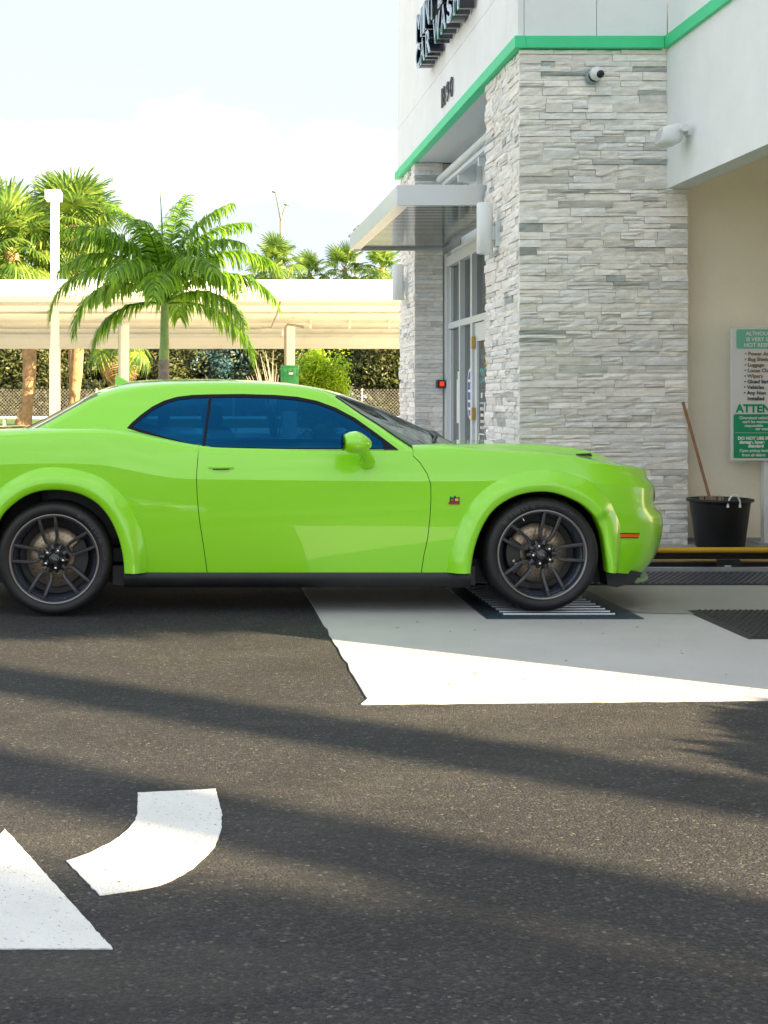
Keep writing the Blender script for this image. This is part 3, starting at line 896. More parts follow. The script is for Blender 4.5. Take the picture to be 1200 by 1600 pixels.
# security camera
sp = at(929, 118, YP - .06)
r = empty('security_camera', sp, 'white dome security camera high on the near stone pillar', 'camera')
b = MB(); b.lathe([(0, 0), (.062, 0), (.066, -.03), (.05, -.06)], (sp.x - .012, YP - .03, sp.z - .012), axis='y', n=24); b.box(sp.x - .07, sp.x - .03, YP - .06, YP - .03, sp.z - .06, sp.z + .03); b.build('base', mat('camera_grey', (0.28, 0.33, 0.37), 0.4), r)
b = MB(); b.ell((sp.x + .008, YP - .095, sp.z + .008), (.062, .062, .062)); b.build('housing', M['white_metal'], r)
b = MB(); b.ell((sp.x + .024, YP - .135, sp.z - .004), (.038, .034, .034)); b.build('lens', M['plastic_black'], r)

# speaker
r = empty('loudspeaker', (PX, 11.5, 3.5), 'white horn-shaped loudspeaker on the portal wall', 'speaker')
b = MB()
rows = []
for (x, w, h, dz) in ((-.245, .085, .06, -.015), (-.235, .10, .075, -.012), (-.12, .105, .095, -.005), (-.06, .06, .07, .0), (-.045, .0, .0, 0)):
    rows.append([(PX + x + .02 * math.sin(t), 11.45 + w * math.copysign(abs(math.cos(t)) ** .6, math.cos(t)), 3.50 + dz + h * math.copysign(abs(math.sin(t)) ** .6, math.sin(t))) for t in [2 * PI * k / 20 for k in range(21)]])
b.grid(rows); b.build('housing', M['white_metal'], r)
b = MB(); b.add(rows[0][:-1], [tuple(range(20))[::-1]]); b.build('grille', mat('speaker_grille', (0.55, 0.58, 0.58), 0.6, bump=0.6, bscale=300), r)
b = MB(); b.box(PX - .02, PX, 11.40, 11.50, 3.49, 3.57); b.box(PX - .10, PX - .02, 11.44, 11.46, 3.53, 3.55); b.tube([(PX - .08, 11.44, 3.53), (PX - .08, 11.30, 3.53)], .03, 12); b.build('mount', M['white_metal'], r)

# information sign on a post
sx0, sx1 = at(1141, 600, 12.02).x, at(1141, 600, 12.02).x + 0.80
sz1, sz0 = at(1141, 511, 12.0).z, at(1141, 720, 12.0).z
YS = 12.0
sg2 = empty('rules_sign', (4.95, YS, 0.075), 'white and green printed rules sign on a white post beside the tub', 'sign')
b = MB(); b.box(sx0, sx1, YS, YS + .03, sz0, sz1); b.build('panel', M['sign_white'], sg2, bevel=.004)
b = MB(); b.box(at(1196, 0, YS).x, at(1196, 0, YS).x + .09, YS + .031, YS + .10, .075, sz0 + .1); b.build('post', M['white_metal'], sg2)
b = MB(); b.box(at(1183, 0, YS).x, at(1183, 0, YS).x + .25, YS - .04, YS + .16, .075, .085); b.build('foot_plate', M['steel'], sg2)
def rrect(x0, x1, z0, z1, r, y, n=5):
    po = []
    for cx, cz, a0 in ((x1 - r, z1 - r, 0), (x0 + r, z1 - r, 90), (x0 + r, z0 + r, 180), (x1 - r, z0 + r, 270)):
        for k in range(n + 1):
            a = math.radians(a0 + 90 * k / n); po.append((cx + r * math.cos(a), y, cz + r * math.sin(a)))
    mb = MB(); mb.add(po, [tuple(range(len(po)))[::-1]]); return mb
zz = lambda py: H - (py - VY) * YS / F
xx = lambda px: (px - VX) * YS / F
rrect(xx(1150.5), sx1 - .04, zz(545), zz(514.5), .015, YS - .002).build('mint_band', M['sign_mint'], sg2)
rrect(xx(1146), sx1 - .04, zz(716), zz(647), .015, YS - .002).build('green_band', M['sign_green'], sg2)
def line(s, px, py, hpx, m, bold=0.0, sp=1.0):
    size = hpx * YS / F / 0.70
    text_mesh(s, size, 0.0003, m, 'printed_line', sg2, (xx(px), YS - .004, zz(py)), (1, 0, 0), (0, 0, 1), bold=bold, spacing=sp)
line('ALTHOUGH', 1165, 524, 6, M['print_white'], .001)
line('IS VERY SAFE', 1165.5, 533, 6, M['print_white'], .001)
line('NOT RESPONSIBLE', 1162, 542, 6, M['print_white'], .001)
for i, (s, mm) in enumerate([('Power Antennas', 'b'), ('Bug Shields', 'b'), ('Luggage', 'b'), ('Loose Chrome', 'b'), ('Wipers', 'b'), ('Glued Strips', 'k'), ('Vehicles', 'k'), ('Any Non', 'k')]):
    line('\u2022 ' + s, 1163.5 - i * .25, 555.3 + i * 8.72, 5.6, M['print_brown'] if mm == 'b' else M['print_black'], .0012)
line('Installed', 1167.5, 625.3, 5.6, M['print_black'], .0012)
line('ATTENTION', 1150, 644, 12, M['sign_green'], .004)
for s, px, py, h_ in [('Oversized vehicles', 1155, 655, 4.6), ("can't be washed", 1160, 661, 4.4), ('responsible', 1163, 667, 4.4), ('car wash', 1180, 672, 4.4), ('Open pickup beds', 1155, 706, 4.4), ('from all debris', 1159, 713, 4.4)]:
    line(s, px, py, h_, M['print_white'], .0006)
for s, px, py in [('DO NOT USE IF', 1152.5, 687), ('damage, loose', 1155, 693), ('standard', 1169, 699)]:
    line(s, px, py, 4.8, M['print_white'], .0020)
b = MB()
for k in range(16): b.box(xx(1149 + k * 3.5), xx(1151 + k * 3.5), YS - .0035, YS - .0025, zz(676.6), zz(676))
b.build('dashed_rule', M['print_white'], sg2)

# tub with brush
tc_ = Vector(((1125 - VX) * 11.75 / F, 11.75, 0.075))
r = empty('tub', tc_, 'large black plastic tub with a white rope handle against the tan wall', 'bucket')
b = MB(); b.lathe([(0, 0), (.185, 0), (.197, .012), (.243, .37), (.248, .385), (.268, .39), (.272, .402), (.268, .412), (.246, .414), (.238, .40), (.196, .03), (0, .03)], tc_, n=40); b.build('body', M['plastic_black'], r)
b = MB()
for s in (-1,):
    pts = [(tc_.x + .02 + .05 * math.cos(a), tc_.y - .255 - .01 * math.sin(a), tc_.z + .375 + .085 * math.sin(a)) for a in [PI * k / 10 for k in range(11)]]
    b.tube(pts, .007, 8); b.tube([pts[0], (pts[0][0], pts[0][1], pts[0][2] - .02)], .011, 8); b.tube([pts[-1], (pts[-1][0], pts[-1][1], pts[-1][2] - .02)], .011, 8)
b.build('rope_handle', M['print_white'], r)
r = empty('scrub_brush', tc_ + Vector((0, 0, .1)), 'long wooden-handled scrub brush leaning out of the black tub', 'brush')
p0 = Vector((tc_.x - .055, tc_.y + .0, tc_.z + .30)); p1 = at(1067, 628, 11.93)
b = MB(); b.tube([p0, p1], .0125, 10); b.build('handle', M['wood'], r)
b = MB(); b.box(p0.x - .10, p0.x + .08, p0.y - .04, p0.y + .04, p0.z + .04, p0.z + .075); b.build('head', M['wood'], r, bevel=.006)
b = MB()
for i in range(60):
    x = p0.x - .10 + rs.random() * .18; y_ = p0.y - .035 + rs.random() * .07
    b.tube([(x, y_, p0.z + .075), (x - .012 + rs.uniform(-.008, .008), y_ - .005, p0.z + .135)], .0018, 4, caps=False)
b.build('bristles', M['bristle'], r, kind='stuff')

# ================================================================== CARPORT
cp = empty('vacuum_carport', (0, 31, 0), 'long cream metal carport roof on white posts spanning behind the car', 'carport')
CY0, CY1 = 26.0, 37.0
def zat(py, Y): return H - (py - VY) * Y / F
ztop, zlip = zat(437, CY0), zat(461, CY0)
zfar = zat(545, CY1)
XL, XR = -14.0, 14.0
part('fascia', M['white_metal'], (XL, XR, CY0, CY0 + .08, zlip, ztop), parent=cp)
part('far_fascia', M['cream'], (XL, XR, CY1, CY1 + .08, zfar + .002, zfar + .42), parent=cp)
part('far_gutter', M['cream'], (XL, XR, CY1 - .22, CY1 - .001, zfar + .1, zfar + .3), parent=cp)
slope = (zfar + .28 - (zlip + .12)) / (CY1 - CY0)
def zroof(y): return zlip + .12 + slope * (y - CY0)
b = MB(); b.add([(XL, CY0 + .08, zroof(CY0) ), (XR, CY0 + .08, zroof(CY0)), (XR, CY1, zroof(CY1)), (XL, CY1, zroof(CY1)),
                 (XL, CY0 + .08, zroof(CY0) + .06), (XR, CY0 + .08, zroof(CY0) + .06), (XR, CY1, zroof(CY1) + .06), (XL, CY1, zroof(CY1) + .06)],
                [(0, 3, 2, 1), (4, 5, 6, 7), (0, 1, 5, 4), (2, 3, 7, 6), (0, 4, 7, 3), (1, 2, 6, 5)])
b.build('roof_sheet', M['cream'], cp)
for k, y in enumerate((26.6, 28.3, 30.2, 32.0, 33.8, 35.3)):
    zb = zroof(y) - (.09 if k in (1, 3) else .06)
    b = MB(); b.box(XL, XR, y, y + .07, zb, zroof(y) + .004); b.box(XL, XR, y - .07, y - .001, zb, zb + .014); b.build('purlin', M['cream'], cp)
for x in (-12.4, -8.3, 9.0):
    if x in (-4.2, 4.9): continue
    b = MB(); y0_, y1_ = CY0 + .3, CY1 - .3
    b.add([(x - .1, y0_, zroof(y0_) - .15), (x + .1, y0_, zroof(y0_) - .15), (x + .1, y1_, zroof(y1_) - .15), (x - .1, y1_, zroof(y1_) - .15),
           (x - .1, y0_, zroof(y0_) - .12), (x + .1, y0_, zroof(y0_) - .12), (x + .1, y1_, zroof(y1_) - .12), (x - .1, y1_, zroof(y1_) - .12)],
          [(0, 3, 2, 1), (4, 5, 6, 7), (0, 1, 5, 4), (1, 2, 6, 5), (2, 3, 7, 6), (3, 0, 4, 7)])
    b.build('beam', M['cream'], cp)
b = MB()
for i in range(46):     # faint seams of the roof sheets
    x = XL + .3 + i * .61; b.add([(x, CY0 + .1, zroof(CY0) - .002), (x + .035, CY0 + .1, zroof(CY0) - .002), (x + .035, CY1, zroof(CY1) - .002), (x, CY1, zroof(CY1) - .002),
                               (x, CY0 + .1, zroof(CY0) - .010), (x + .035, CY0 + .1, zroof(CY0) - .010), (x + .035, CY1, zroof(CY1) - .010), (x, CY1, zroof(CY1) - .010)],
                              [(4, 5, 6, 7), (0, 1, 5, 4), (1, 2, 6, 5), (3, 0, 4, 7)])
b.build('roof_seams', M['cream'], cp, kind='stuff')
def post(px, w, y=31.5, m='cream', z1=None):
    x = (px - VX) * y / F
    b = MB(); b.box(x - w / 2, x + w / 2, y - w / 2, y + w / 2, 0, z1 or zroof(y) - .13); b.box(x - w / 2 - .05, x + w / 2 + .05, y - w / 2 - .05, y + w / 2 + .05, 0, .03)
    return b.build('post', M[m], cp)
post(194, .22, m='white_metal'); post(454, .19); post(-75, .22, m='white_metal')
b = MB()
for (pts, r_) in (([(346, 0, 0)], 0),): pass
def cable(px_pts, Y): return [at(px, py, Y) for px, py in px_pts]
b.tube(cable([(612, 461.5), (520, 461.5), (445, 462.5), (437, 473), (433, 490), (424, 511), (400, 514), (360, 514)], 28.2), .018, 6)
b.tube(cable([(446, 590), (446, 512), (449, 507), (458, 508), (475, 511)], 31.2), .03, 8)
b.build('electric_conduit', mat('conduit', (0.25, 0.24, 0.21), 0.6), cp)
p = at(444, 520, 31.3); part('junction_box', M['alu'], (p.x - .06, p.x + .04, 31.2, 31.3, p.z - .08, p.z + .08), parent=cp)
b = MB(); q = at(186.5, 500, 31.3); b.box(q.x - .06, q.x + .06, 31.2, 31.35, q.z - .12, q.z + .06); b.tube([(q.x, 31.28, q.z - .1), (q.x, 31.28, 0)], .03, 8); b.build('meter_pipe', mat('grey_box', (0.32, 0.36, 0.40), 0.5), cp)
# spacer blocks on the second purlin
for px in (485, 546, 608):
    p = at(px, 507, 32.0); part('purlin_clip', M['cream'], (p.x - .02, p.x + .02, 31.93, 31.99, p.z - .09, p.z + .10), parent=cp)

# light pole
pp = at(86, 600, 30.0)
r = empty('light_pole', (pp.x, 30.0, 0), 'white square light pole with a flat box head rising above the carport', 'lamp post')
b = MB(); b.box(pp.x - .085, pp.x + .085, 29.9, 30.08, 0, zat(312, 30)); b.box(pp.x - .11, pp.x + .11, 29.88, 30.1, 0, zat(545, 30)); b.build('pole', M['white_metal'], r)
b = MB(); b.box(pp.x - .19, pp.x + .14, 29.7, 30.2, zat(314, 30), zat(299, 30)); b.build('lamp_head', M['white_metal'], r, bevel=.01)

# distant double street lamp
r0 = at(439, 400, 115)
r = empty('street_lamp', (r0.x, 115, 0), 'tall distant street lamp with two raised arms above the palms', 'street lamp')
b = MB(); b.tube([(r0.x, 115, 0), (r0.x, 115, zat(345, 115))], [.16, .10], 8); b.build('pole', mat('lamp_grey', (0.30, 0.27, 0.24), 0.6), r)
lg = bpy.data.materials['lamp_grey']
for e in ([(440, 345), (436, 325), (433, 310), (430, 300)], [(440, 345), (443, 333), (446, 324), (449, 320)]):
    b = MB(); b.tube([at(a, c, 115) for a, c in e], [.13, .10, .08, .07], 8); arm = b.build('arm', lg, r)
    q = at(e[-1][0] - 1.2, e[-1][1] - .5, 115); b = MB(); b.ell(q, (.24, .2, .09)); b.build('lamp_head', lg, arm)

r0 = at(556, 380, 95)
r = empty('floodlight', (r0.x, 95, 0), 'tiny brown lamp heads just showing over the far corner of the entrance canopy', 'lamp')
b = MB(); b.tube([(r0.x, 95, 0), (r0.x, 95, at(0, 366, 95).z)], .08, 6); b.build('pole', lg, r)
for px_, py_ in ((562, 353), (557, 357.5), (549, 367)):
    q = at(px_, py_, 95); b = MB(); b.ell((0, 0, 0), (.26, .2, .10), 12, 8)
    b.v = [(q.x + v[0] * .85 - v[2] * .5, q.y + v[1], q.z + v[2] * .85 + v[0] * .5) for v in b.v]; b.tube([q, (r0.x, 95, at(0, 366, 95).z)], .03, 5); b.build('lamp_head', lg, r)

# ================================================================== FENCE
FY = 60.0
fz0, fz1 = 0.40, zat(608, FY)
fn = empty('chain_link_fence', (0, FY, fz0), 'low chain-link fence with posts in front of the dark trees', 'fence')
b = MB(); fx0, fx1 = -17.0, 14.0; pitch = 0.145; hgt = fz1 - fz0; w = .0048
x = fx0
while x < fx1:
    for s in (1, -1):
        x2 = x + s * hgt
        y = FY + s * .004
        b.add([(x - w, y, fz0), (x + w, y, fz0), (x2 + w, y, fz1), (x2 - w, y, fz1), (x - w, y + w, fz0), (x + w, y + w, fz0), (x2 + w, y + w, fz1), (x2 - w, y + w, fz1)],
              [(0, 1, 2, 3), (7, 6, 5, 4), (0, 3, 7, 4), (1, 5, 6, 2)])
    x += pitch
b.build('chain_link_mesh', M['wire'], fn, kind='stuff')
x = fx0 + .7
for x in [-16.2, -13.2, -10.2, -7.2, -4.4, -1.5, 1.5, 4.55, 7.05, 10.2, 13.2]:
    b = MB(); b.tube([(x, FY + .06, .3), (x, FY + .06, fz1 + .03)], .045, 8); b.build('fence_post', M['wire'], fn)
bs = MB(); bs.box(-17, 14, FY - .35, FY - .1, .30, zat(651, FY) + .02)
tag(bs.build('low_white_wall', M['white_metal']), 'low white kerb wall under the chain-link fence', 'wall')
# wheel stop bench-like kerb at left
q0 = at(8, 667, 46); q1 = at(30, 667, 46)
r = empty('concrete_bench', (q0.x, 46, .4), 'small pale concrete bench on the grass beside the leaning palm trunk', 'bench')
part('seat', M['cream'], (q0.x - .3, q1.x + .25, 45.8, 46.2, .62, .68), parent=r)
part('leg', M['cream'], (q0.x - .05, q0.x + .03, 45.85, 46.15, .40, .62), parent=r)
part('leg', M['cream'], (q1.x - .03, q1.x + .05, 45.85, 46.15, .40, .62), parent=r)

# ================================================================== FOLIAGE
def leaves_mesh(name, m, n, rad, leaf, seed, lumps=22, squash=0.8, hollow=0.55, up=0.3):
    rg = np.random.default_rng(seed)
    R = np.array(rad, float)
    c = rg.normal(size=(lumps, 3)); c /= np.linalg.norm(c, axis=1)[:, None]
    c *= (rg.uniform(0.25, 0.80, (lumps, 1)))
    lr = rg.uniform(0.24, 0.42, lumps)
    k = rg.integers(0, lumps, n)
    d = rg.normal(size=(n, 3)); d /= np.linalg.norm(d, axis=1)[:, None]
    rr = lr[k] * rg.uniform(hollow, 1.08, n)
    P = (c[k] + d * rr[:, None]) * R
    nrm = d + rg.normal(size=(n, 3)) * 0.55; nrm[:, 2] += up
    nrm /= np.linalg.norm(nrm, axis=1)[:, None]
    t = np.cross(nrm, rg.normal(size=(n, 3))); t /= np.linalg.norm(t, axis=1)[:, None]
    s = np.cross(nrm, t)
    L_ = leaf * rg.uniform(0.6, 1.3, n)[:, None]
    V = np.stack([P - t * L_, P + s * L_ * .45, P + t * L_, P - s * L_ * .45], 1).reshape(-1, 3)
    me = bpy.data.meshes.new(name)
    me.vertices.add(4 * n); me.vertices.foreach_set('co', V.astype(np.float32).ravel())
    me.loops.add(4 * n); me.loops.foreach_set('vertex_index', np.arange(4 * n, dtype=np.int32))
    me.polygons.add(n); me.polygons.foreach_set('loop_start', np.arange(0, 4 * n, 4, dtype=np.int32)); me.polygons.foreach_set('loop_total', np.full(n, 4, dtype=np.int32))
    me.materials.append(m); me.update(calc_edges=True); me.validate()
    return me
def trunk_mesh(name, m, h, r0_, r1_, lean=(0, 0), limbs=4, seed=0, spread=1.0):
    q = random.Random(seed); b = MB()
    b.tube([(lean[0] * t, lean[1] * t, h * t) for t in (0, .3, .6, 1)], [r0_, r0_ * .85, (r0_ + r1_) / 2, r1_], 8)
    for k in range(limbs):
        a = 2 * PI * k / max(1, limbs) + q.uniform(-.4, .4); z0 = h * q.uniform(.45, .8)
        e = (math.cos(a) * spread, math.sin(a) * spread, h * q.uniform(1.05, 1.4))
        b.tube([(lean[0] * z0 / h, lean[1] * z0 / h, z0), (e[0] * .5, e[1] * .5, (z0 + e[2]) / 2 + .1), e], [r1_ * .9, r1_ * .6, r1_ * .25], 6)
    return b.mesh(name, m)
tm = [trunk_mesh('trunk', M['bark_far'], 2.6, .16, .10, seed=i, spread=1.5) for i in range(2)]
crowns = [leaves_mesh('crown', M['dark_leaf'], 9000, (2.9, 2.4, 2.7), .115, s, lumps=34) for s in (1, 2, 3)]
crown_blue = leaves_mesh('crown', M['blue_leaf'], 9000, (2.6, 2.2, 2.6), .11, 5, lumps=30)
def tree(x, y, z, sc_, crown, label, h=3.0, ti=0, group=None, rz=0):
    r = empty('broadleaf_tree', (x, y, z), label, 'tree', group)
    o = link('trunk', tm[ti]); o.parent = r; o.scale = (sc_, sc_, sc_)
    c = link('crown', crown); c.parent = r; c.location = (0, 0, h * sc_); c.scale = (sc_, sc_, sc_ * .95); c.rotation_euler = (0, 0, rz)
    return r
spots = [(-17.6, 66, 1.1, 'b', 'blue-green tree at the left edge behind the fence'), (-13.6, 65, 1.0, 'b', 'blue-green tree behind the fence beside the leftmost palm trunk'),
         (-10.6, 67.5, 1.05, 0, 'dark olive tree behind the fence between the two palm trunks'), (-7.6, 66, .95, 1, 'dark olive tree behind the fence above the rear window'),
         (-4.7, 68, 1.1, 2, 'dark olive tree just left of the feather palm trunk'), (-1.6, 66, .98, 0, 'sunlit olive tree just right of the feather palm trunk'),
         (1.2, 67, 1.0, 'b', 'blue-green tree above the middle of the car roof'), (3.6, 66, .95, 1, 'dark tree behind the green canister'),
         (6.3, 67.5, 1.12, 2, 'dark tree directly behind the round lime bush'), (8.9, 66, 1.05, 0, 'dark tree right of the lime bush, by the fence post'),
         (11.6, 67, 1.1, 1, 'dark tree behind the fence touching the far stone pillar'), (15.5, 67, 1.1, 2, 'dark tree behind the far stone pillar')]
for i, (x, y, s, k, lab) in enumerate(spots):
    tree(x, y, .3, s, crown_blue if k == 'b' else crowns[k], lab, h=2.55, ti=i % 2, rz=i * 1.3, group='trees behind the fence')
for i in range(8):   # second row closes the gaps
    tree(-18 + i * 4.8, 72.5, .3, 1.3, crowns[i % 3], 'dark tree in the second row behind the fence, %s from the left' % ('first second third fourth fifth sixth seventh last'.split()[i]), h=2.2, ti=i % 2, rz=i * 2.1 + .7, group='second row of trees')
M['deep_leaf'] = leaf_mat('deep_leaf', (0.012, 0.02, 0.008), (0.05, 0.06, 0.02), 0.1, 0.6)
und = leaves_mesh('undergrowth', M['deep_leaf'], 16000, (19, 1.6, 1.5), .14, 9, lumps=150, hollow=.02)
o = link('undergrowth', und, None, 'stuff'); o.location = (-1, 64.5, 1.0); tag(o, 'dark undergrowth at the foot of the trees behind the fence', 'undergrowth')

# lime bush
lb = leaves_mesh('foliage', M['lime_leaf'], 30000, (1.0, .95, 1.40), .045, 21, lumps=90, hollow=.2)
bp_ = at(500, 600, 38.0)
r = empty('round_bush', (bp_.x, 38, 0), 'bright lime green clipped bush under the carport edge', 'bush')
o = link('foliage', lb); o.parent = r; o.location = (0, 0, 1.48)
b = MB(); b.tube([(bp_.x, 38, 0), (bp_.x, 38, .9)], .05, 8); b.build('stem', M['bark_far'], r)
b = MB()
# bare twigs shrub
tw = at(430, 600, 40)
r = empty('bare_shrub', (tw.x, 40, 0), 'leafless pale shrub left of the green canister', 'shrub')
q = random.Random(4); b = MB()
for k in range(22):
    a = q.uniform(-1, 1); x = tw.x + a * .25; top = q.uniform(1.9, 2.75)
    x2 = x + a * .5 + q.uniform(-.15, .15)
    pts = [(x * .3 + tw.x * .7, 40, 0), (x, 40 + q.uniform(-.2, .2), .9), ((x + x2) / 2 + q.uniform(-.06, .06), 40, (top + .9) / 2), (x2, 40, top)]
    b.tube(pts, [.022, .018, .013, .005], 5)
b.build('twigs', M['twig'], r, kind='stuff')
# vacuum canister
vc = at(452.5, 580, 30.5)
r = empty('vacuum_canister', (vc.x, 30.5, 0), 'ribbed green vacuum canister in front of the middle carport post', 'vacuum')
b = MB(); zt = zat(571, 30.5)
b.lathe([(0, zt), (.185, zt), (.20, zt - .02), (.20, zt - .09), (.19, zt - .10), (.185, zt - .24), (.195, zt - .25), (.195, zt - .9), (.16, zt - 1.0), (0, zt - 1.0)], (vc.x, 30.5, 0), n=28)
for k in range(10):
    a = 2 * PI * k / 10; b.box(vc.x + .19 * math.cos(a) - .012, vc.x + .19 * math.cos(a) + .012, 30.5 + .19 * math.sin(a) - .012, 30.5 + .19 * math.sin(a) + .012, zt - .24, zt - .02)
b.build('drum', M['green_plastic'], r)
b = MB(); b.box(vc.x - .03, vc.x + .06, 30.28, 30.31, zt - .2, zt - .16); b.build('label', M['print_white'], r)
b = MB(); b.lathe([(.16, zt - 1.0), (.17, 0)], (vc.x, 30.5, 0), n=20); b.build('stand', M['white_metal'], r)

# ---- fan palms
def fan_mesh(name, m, seed, droop=0.5, pet=.9, R=.85, nb=34, dead=False):
    q = random.Random(seed); b = MB()
    b.tube([(0, 0, 0), (pet * .5, 0, .03), (pet, 0, 0)], [.022, .016, .012], 5, caps=False)
    for k in range(nb):
        a = math.radians(-150 + 300 * k / (nb - 1)); L_ = R * (0.72 + .28 * math.cos(a * .55)) * q.uniform(.9, 1.05)
        w = .034
        d = Vector((math.cos(a), math.sin(a), 0)); s = Vector((-math.sin(a), math.cos(a), 0))
        fold = .05 * (1 if k % 2 else -1)
        pr = None; vs = []
        for t in (0, .35, .65, .85, 1.0):
            ww = w * (0.35 + 1.3 * t if t < .5 else 1.0 * (1.35 - t) + .02) if t < 1 else .003
            z = -droop * (t ** 2.4) * L_ * .75 + abs(math.sin(a)) * .10 * t
            c = Vector((pet, 0, 0)) + d * L_ * t * (1 - .18 * droop * t * t) + Vector((0, 0, z + q.uniform(-.01, .01)))
            vs += [c - s * ww + Vector((0, 0, fold * t * .3)), c + s * ww - Vector((0, 0, fold * t * .3))]
        b.add(vs, [(2 * i, 2 * i + 1, 2 * i + 3, 2 * i + 2) for i in range(4)])
    return b.mesh(name, m)
fans = [fan_mesh('fan_leaf', M['fan'], s, dr) for s, dr in ((1, .35), (2, .7), (3, 1.0))]
dead = fan_mesh('dead_leaf', M['fan_dead'], 8, 1.4)
def fan_palm(base, top, label, cr=1.0, nleaf=34, trad=.19, group=None, seed=0, skirt=0, curve=0.0):
    q = random.Random(seed)
    B, T = Vector(base), Vector(top)
    r = empty('fan_palm', B, label, 'palm tree', group)
    b = MB()
    pts = []; rr = []
    for i in range(9):
        t = i / 8; p = B.lerp(T, t); p.x += curve * math.sin(t * PI * .5) * (1 - t) * 2
        pts.append(p); rr.append(trad * (1.25 - .5 * min(1, t * 5) ** .5 if t < .2 else .95 + q.uniform(-.06, .06)))
    b.tube(pts, rr, 14); b.build('trunk', M['bark'], r)
    for k in range(nleaf):
        o = link('fan_leaf', fans[k % 3]); o.parent = r
        f = (k + .5) / nleaf
        el = math.radians(82 - 135 * f + q.uniform(-8, 8)); az = k * 2.39996 + q.uniform(-.3, .3)
        me_droop = 0 if f < .4 else (1 if f < .7 else 2)
        o.data = fans[me_droop]
        o.location = T - B + Vector((0, 0, -.25 * f))
        o.rotation_euler = (q.uniform(-.5, .5), -el, az)
        s = cr * q.uniform(.85, 1.12); o.scale = (s, s, s)
    for k in range(skirt):
        o = link('dead_leaf', dead); o.parent = r
        o.location = T - B + Vector((0, 0, -.3)); o.rotation_euler = (q.uniform(-.6, .6), math.radians(q.uniform(50, 80)), k * 2.4)
        o.scale = (cr * .9,) * 3
    return r
gL = 'tall fan palms at the left'
b1 = at(36, 668, 46); t1 = at(58, 400, 46)
fan_palm((b1.x, 46, .4), (t1.x - .9, 46, zat(388, 46)), 'fan palm with the leaning orange-lit trunk, leftmost of the trunks', 1.28, 44, .24, gL, 1, curve=.55)
b1 = at(108, 668, 47); t1 = at(112, 400, 47)
fan_palm((b1.x + .05, 47, .4), (t1.x + .05, 47, zat(352, 47)), 'fan palm with the straight pale trunk right of the light pole', 1.22, 44, .21, gL, 2, curve=.3)
fan_palm((-7.6, 50, .4), (-7.7, 50, zat(375, 50)), 'fan palm whose crown fills the far left edge above the carport', 1.35, 44, .22, gL, 3)
fan_palm((at(116, 0, 52).x, 52, .4), (at(112, 0, 52).x, 52, zat(345, 52)), 'tallest fan palm crown behind the light pole', 1.2, 40, .2, gL, 9)
fan_palm((at(190, 0, 44).x, 44, .4), (at(190, 0, 44).x, 44, zat(520, 44)), 'short fan palm with a skirt of dead brown leaves behind the feather palm', .9, 16, .2, gL, 4, skirt=16)
gR = 'small distant fan palms above the carport'
for i, (px, py, s, lab, yy) in enumerate([(430, 412, 1.1, 'largest distant fan palm, under the tall street lamp', 80), (484, 427, .95, 'smallest distant fan palm, right of the street lamp', 88),
                               (539, 420, 1.05, 'distant fan palm halfway between street lamp and canopy', 86), (597, 418, 1.05, 'distant fan palm beside the white entrance canopy', 84),
                               (410, 428, .9, 'distant fan palm crown half hidden by the feather palm', 90)]):
    p = at(px, py, yy); fan_palm((p.x, yy, 0), (p.x, yy, p.z), lab, s, 22, .15, gR, 20 + i, skirt=3)

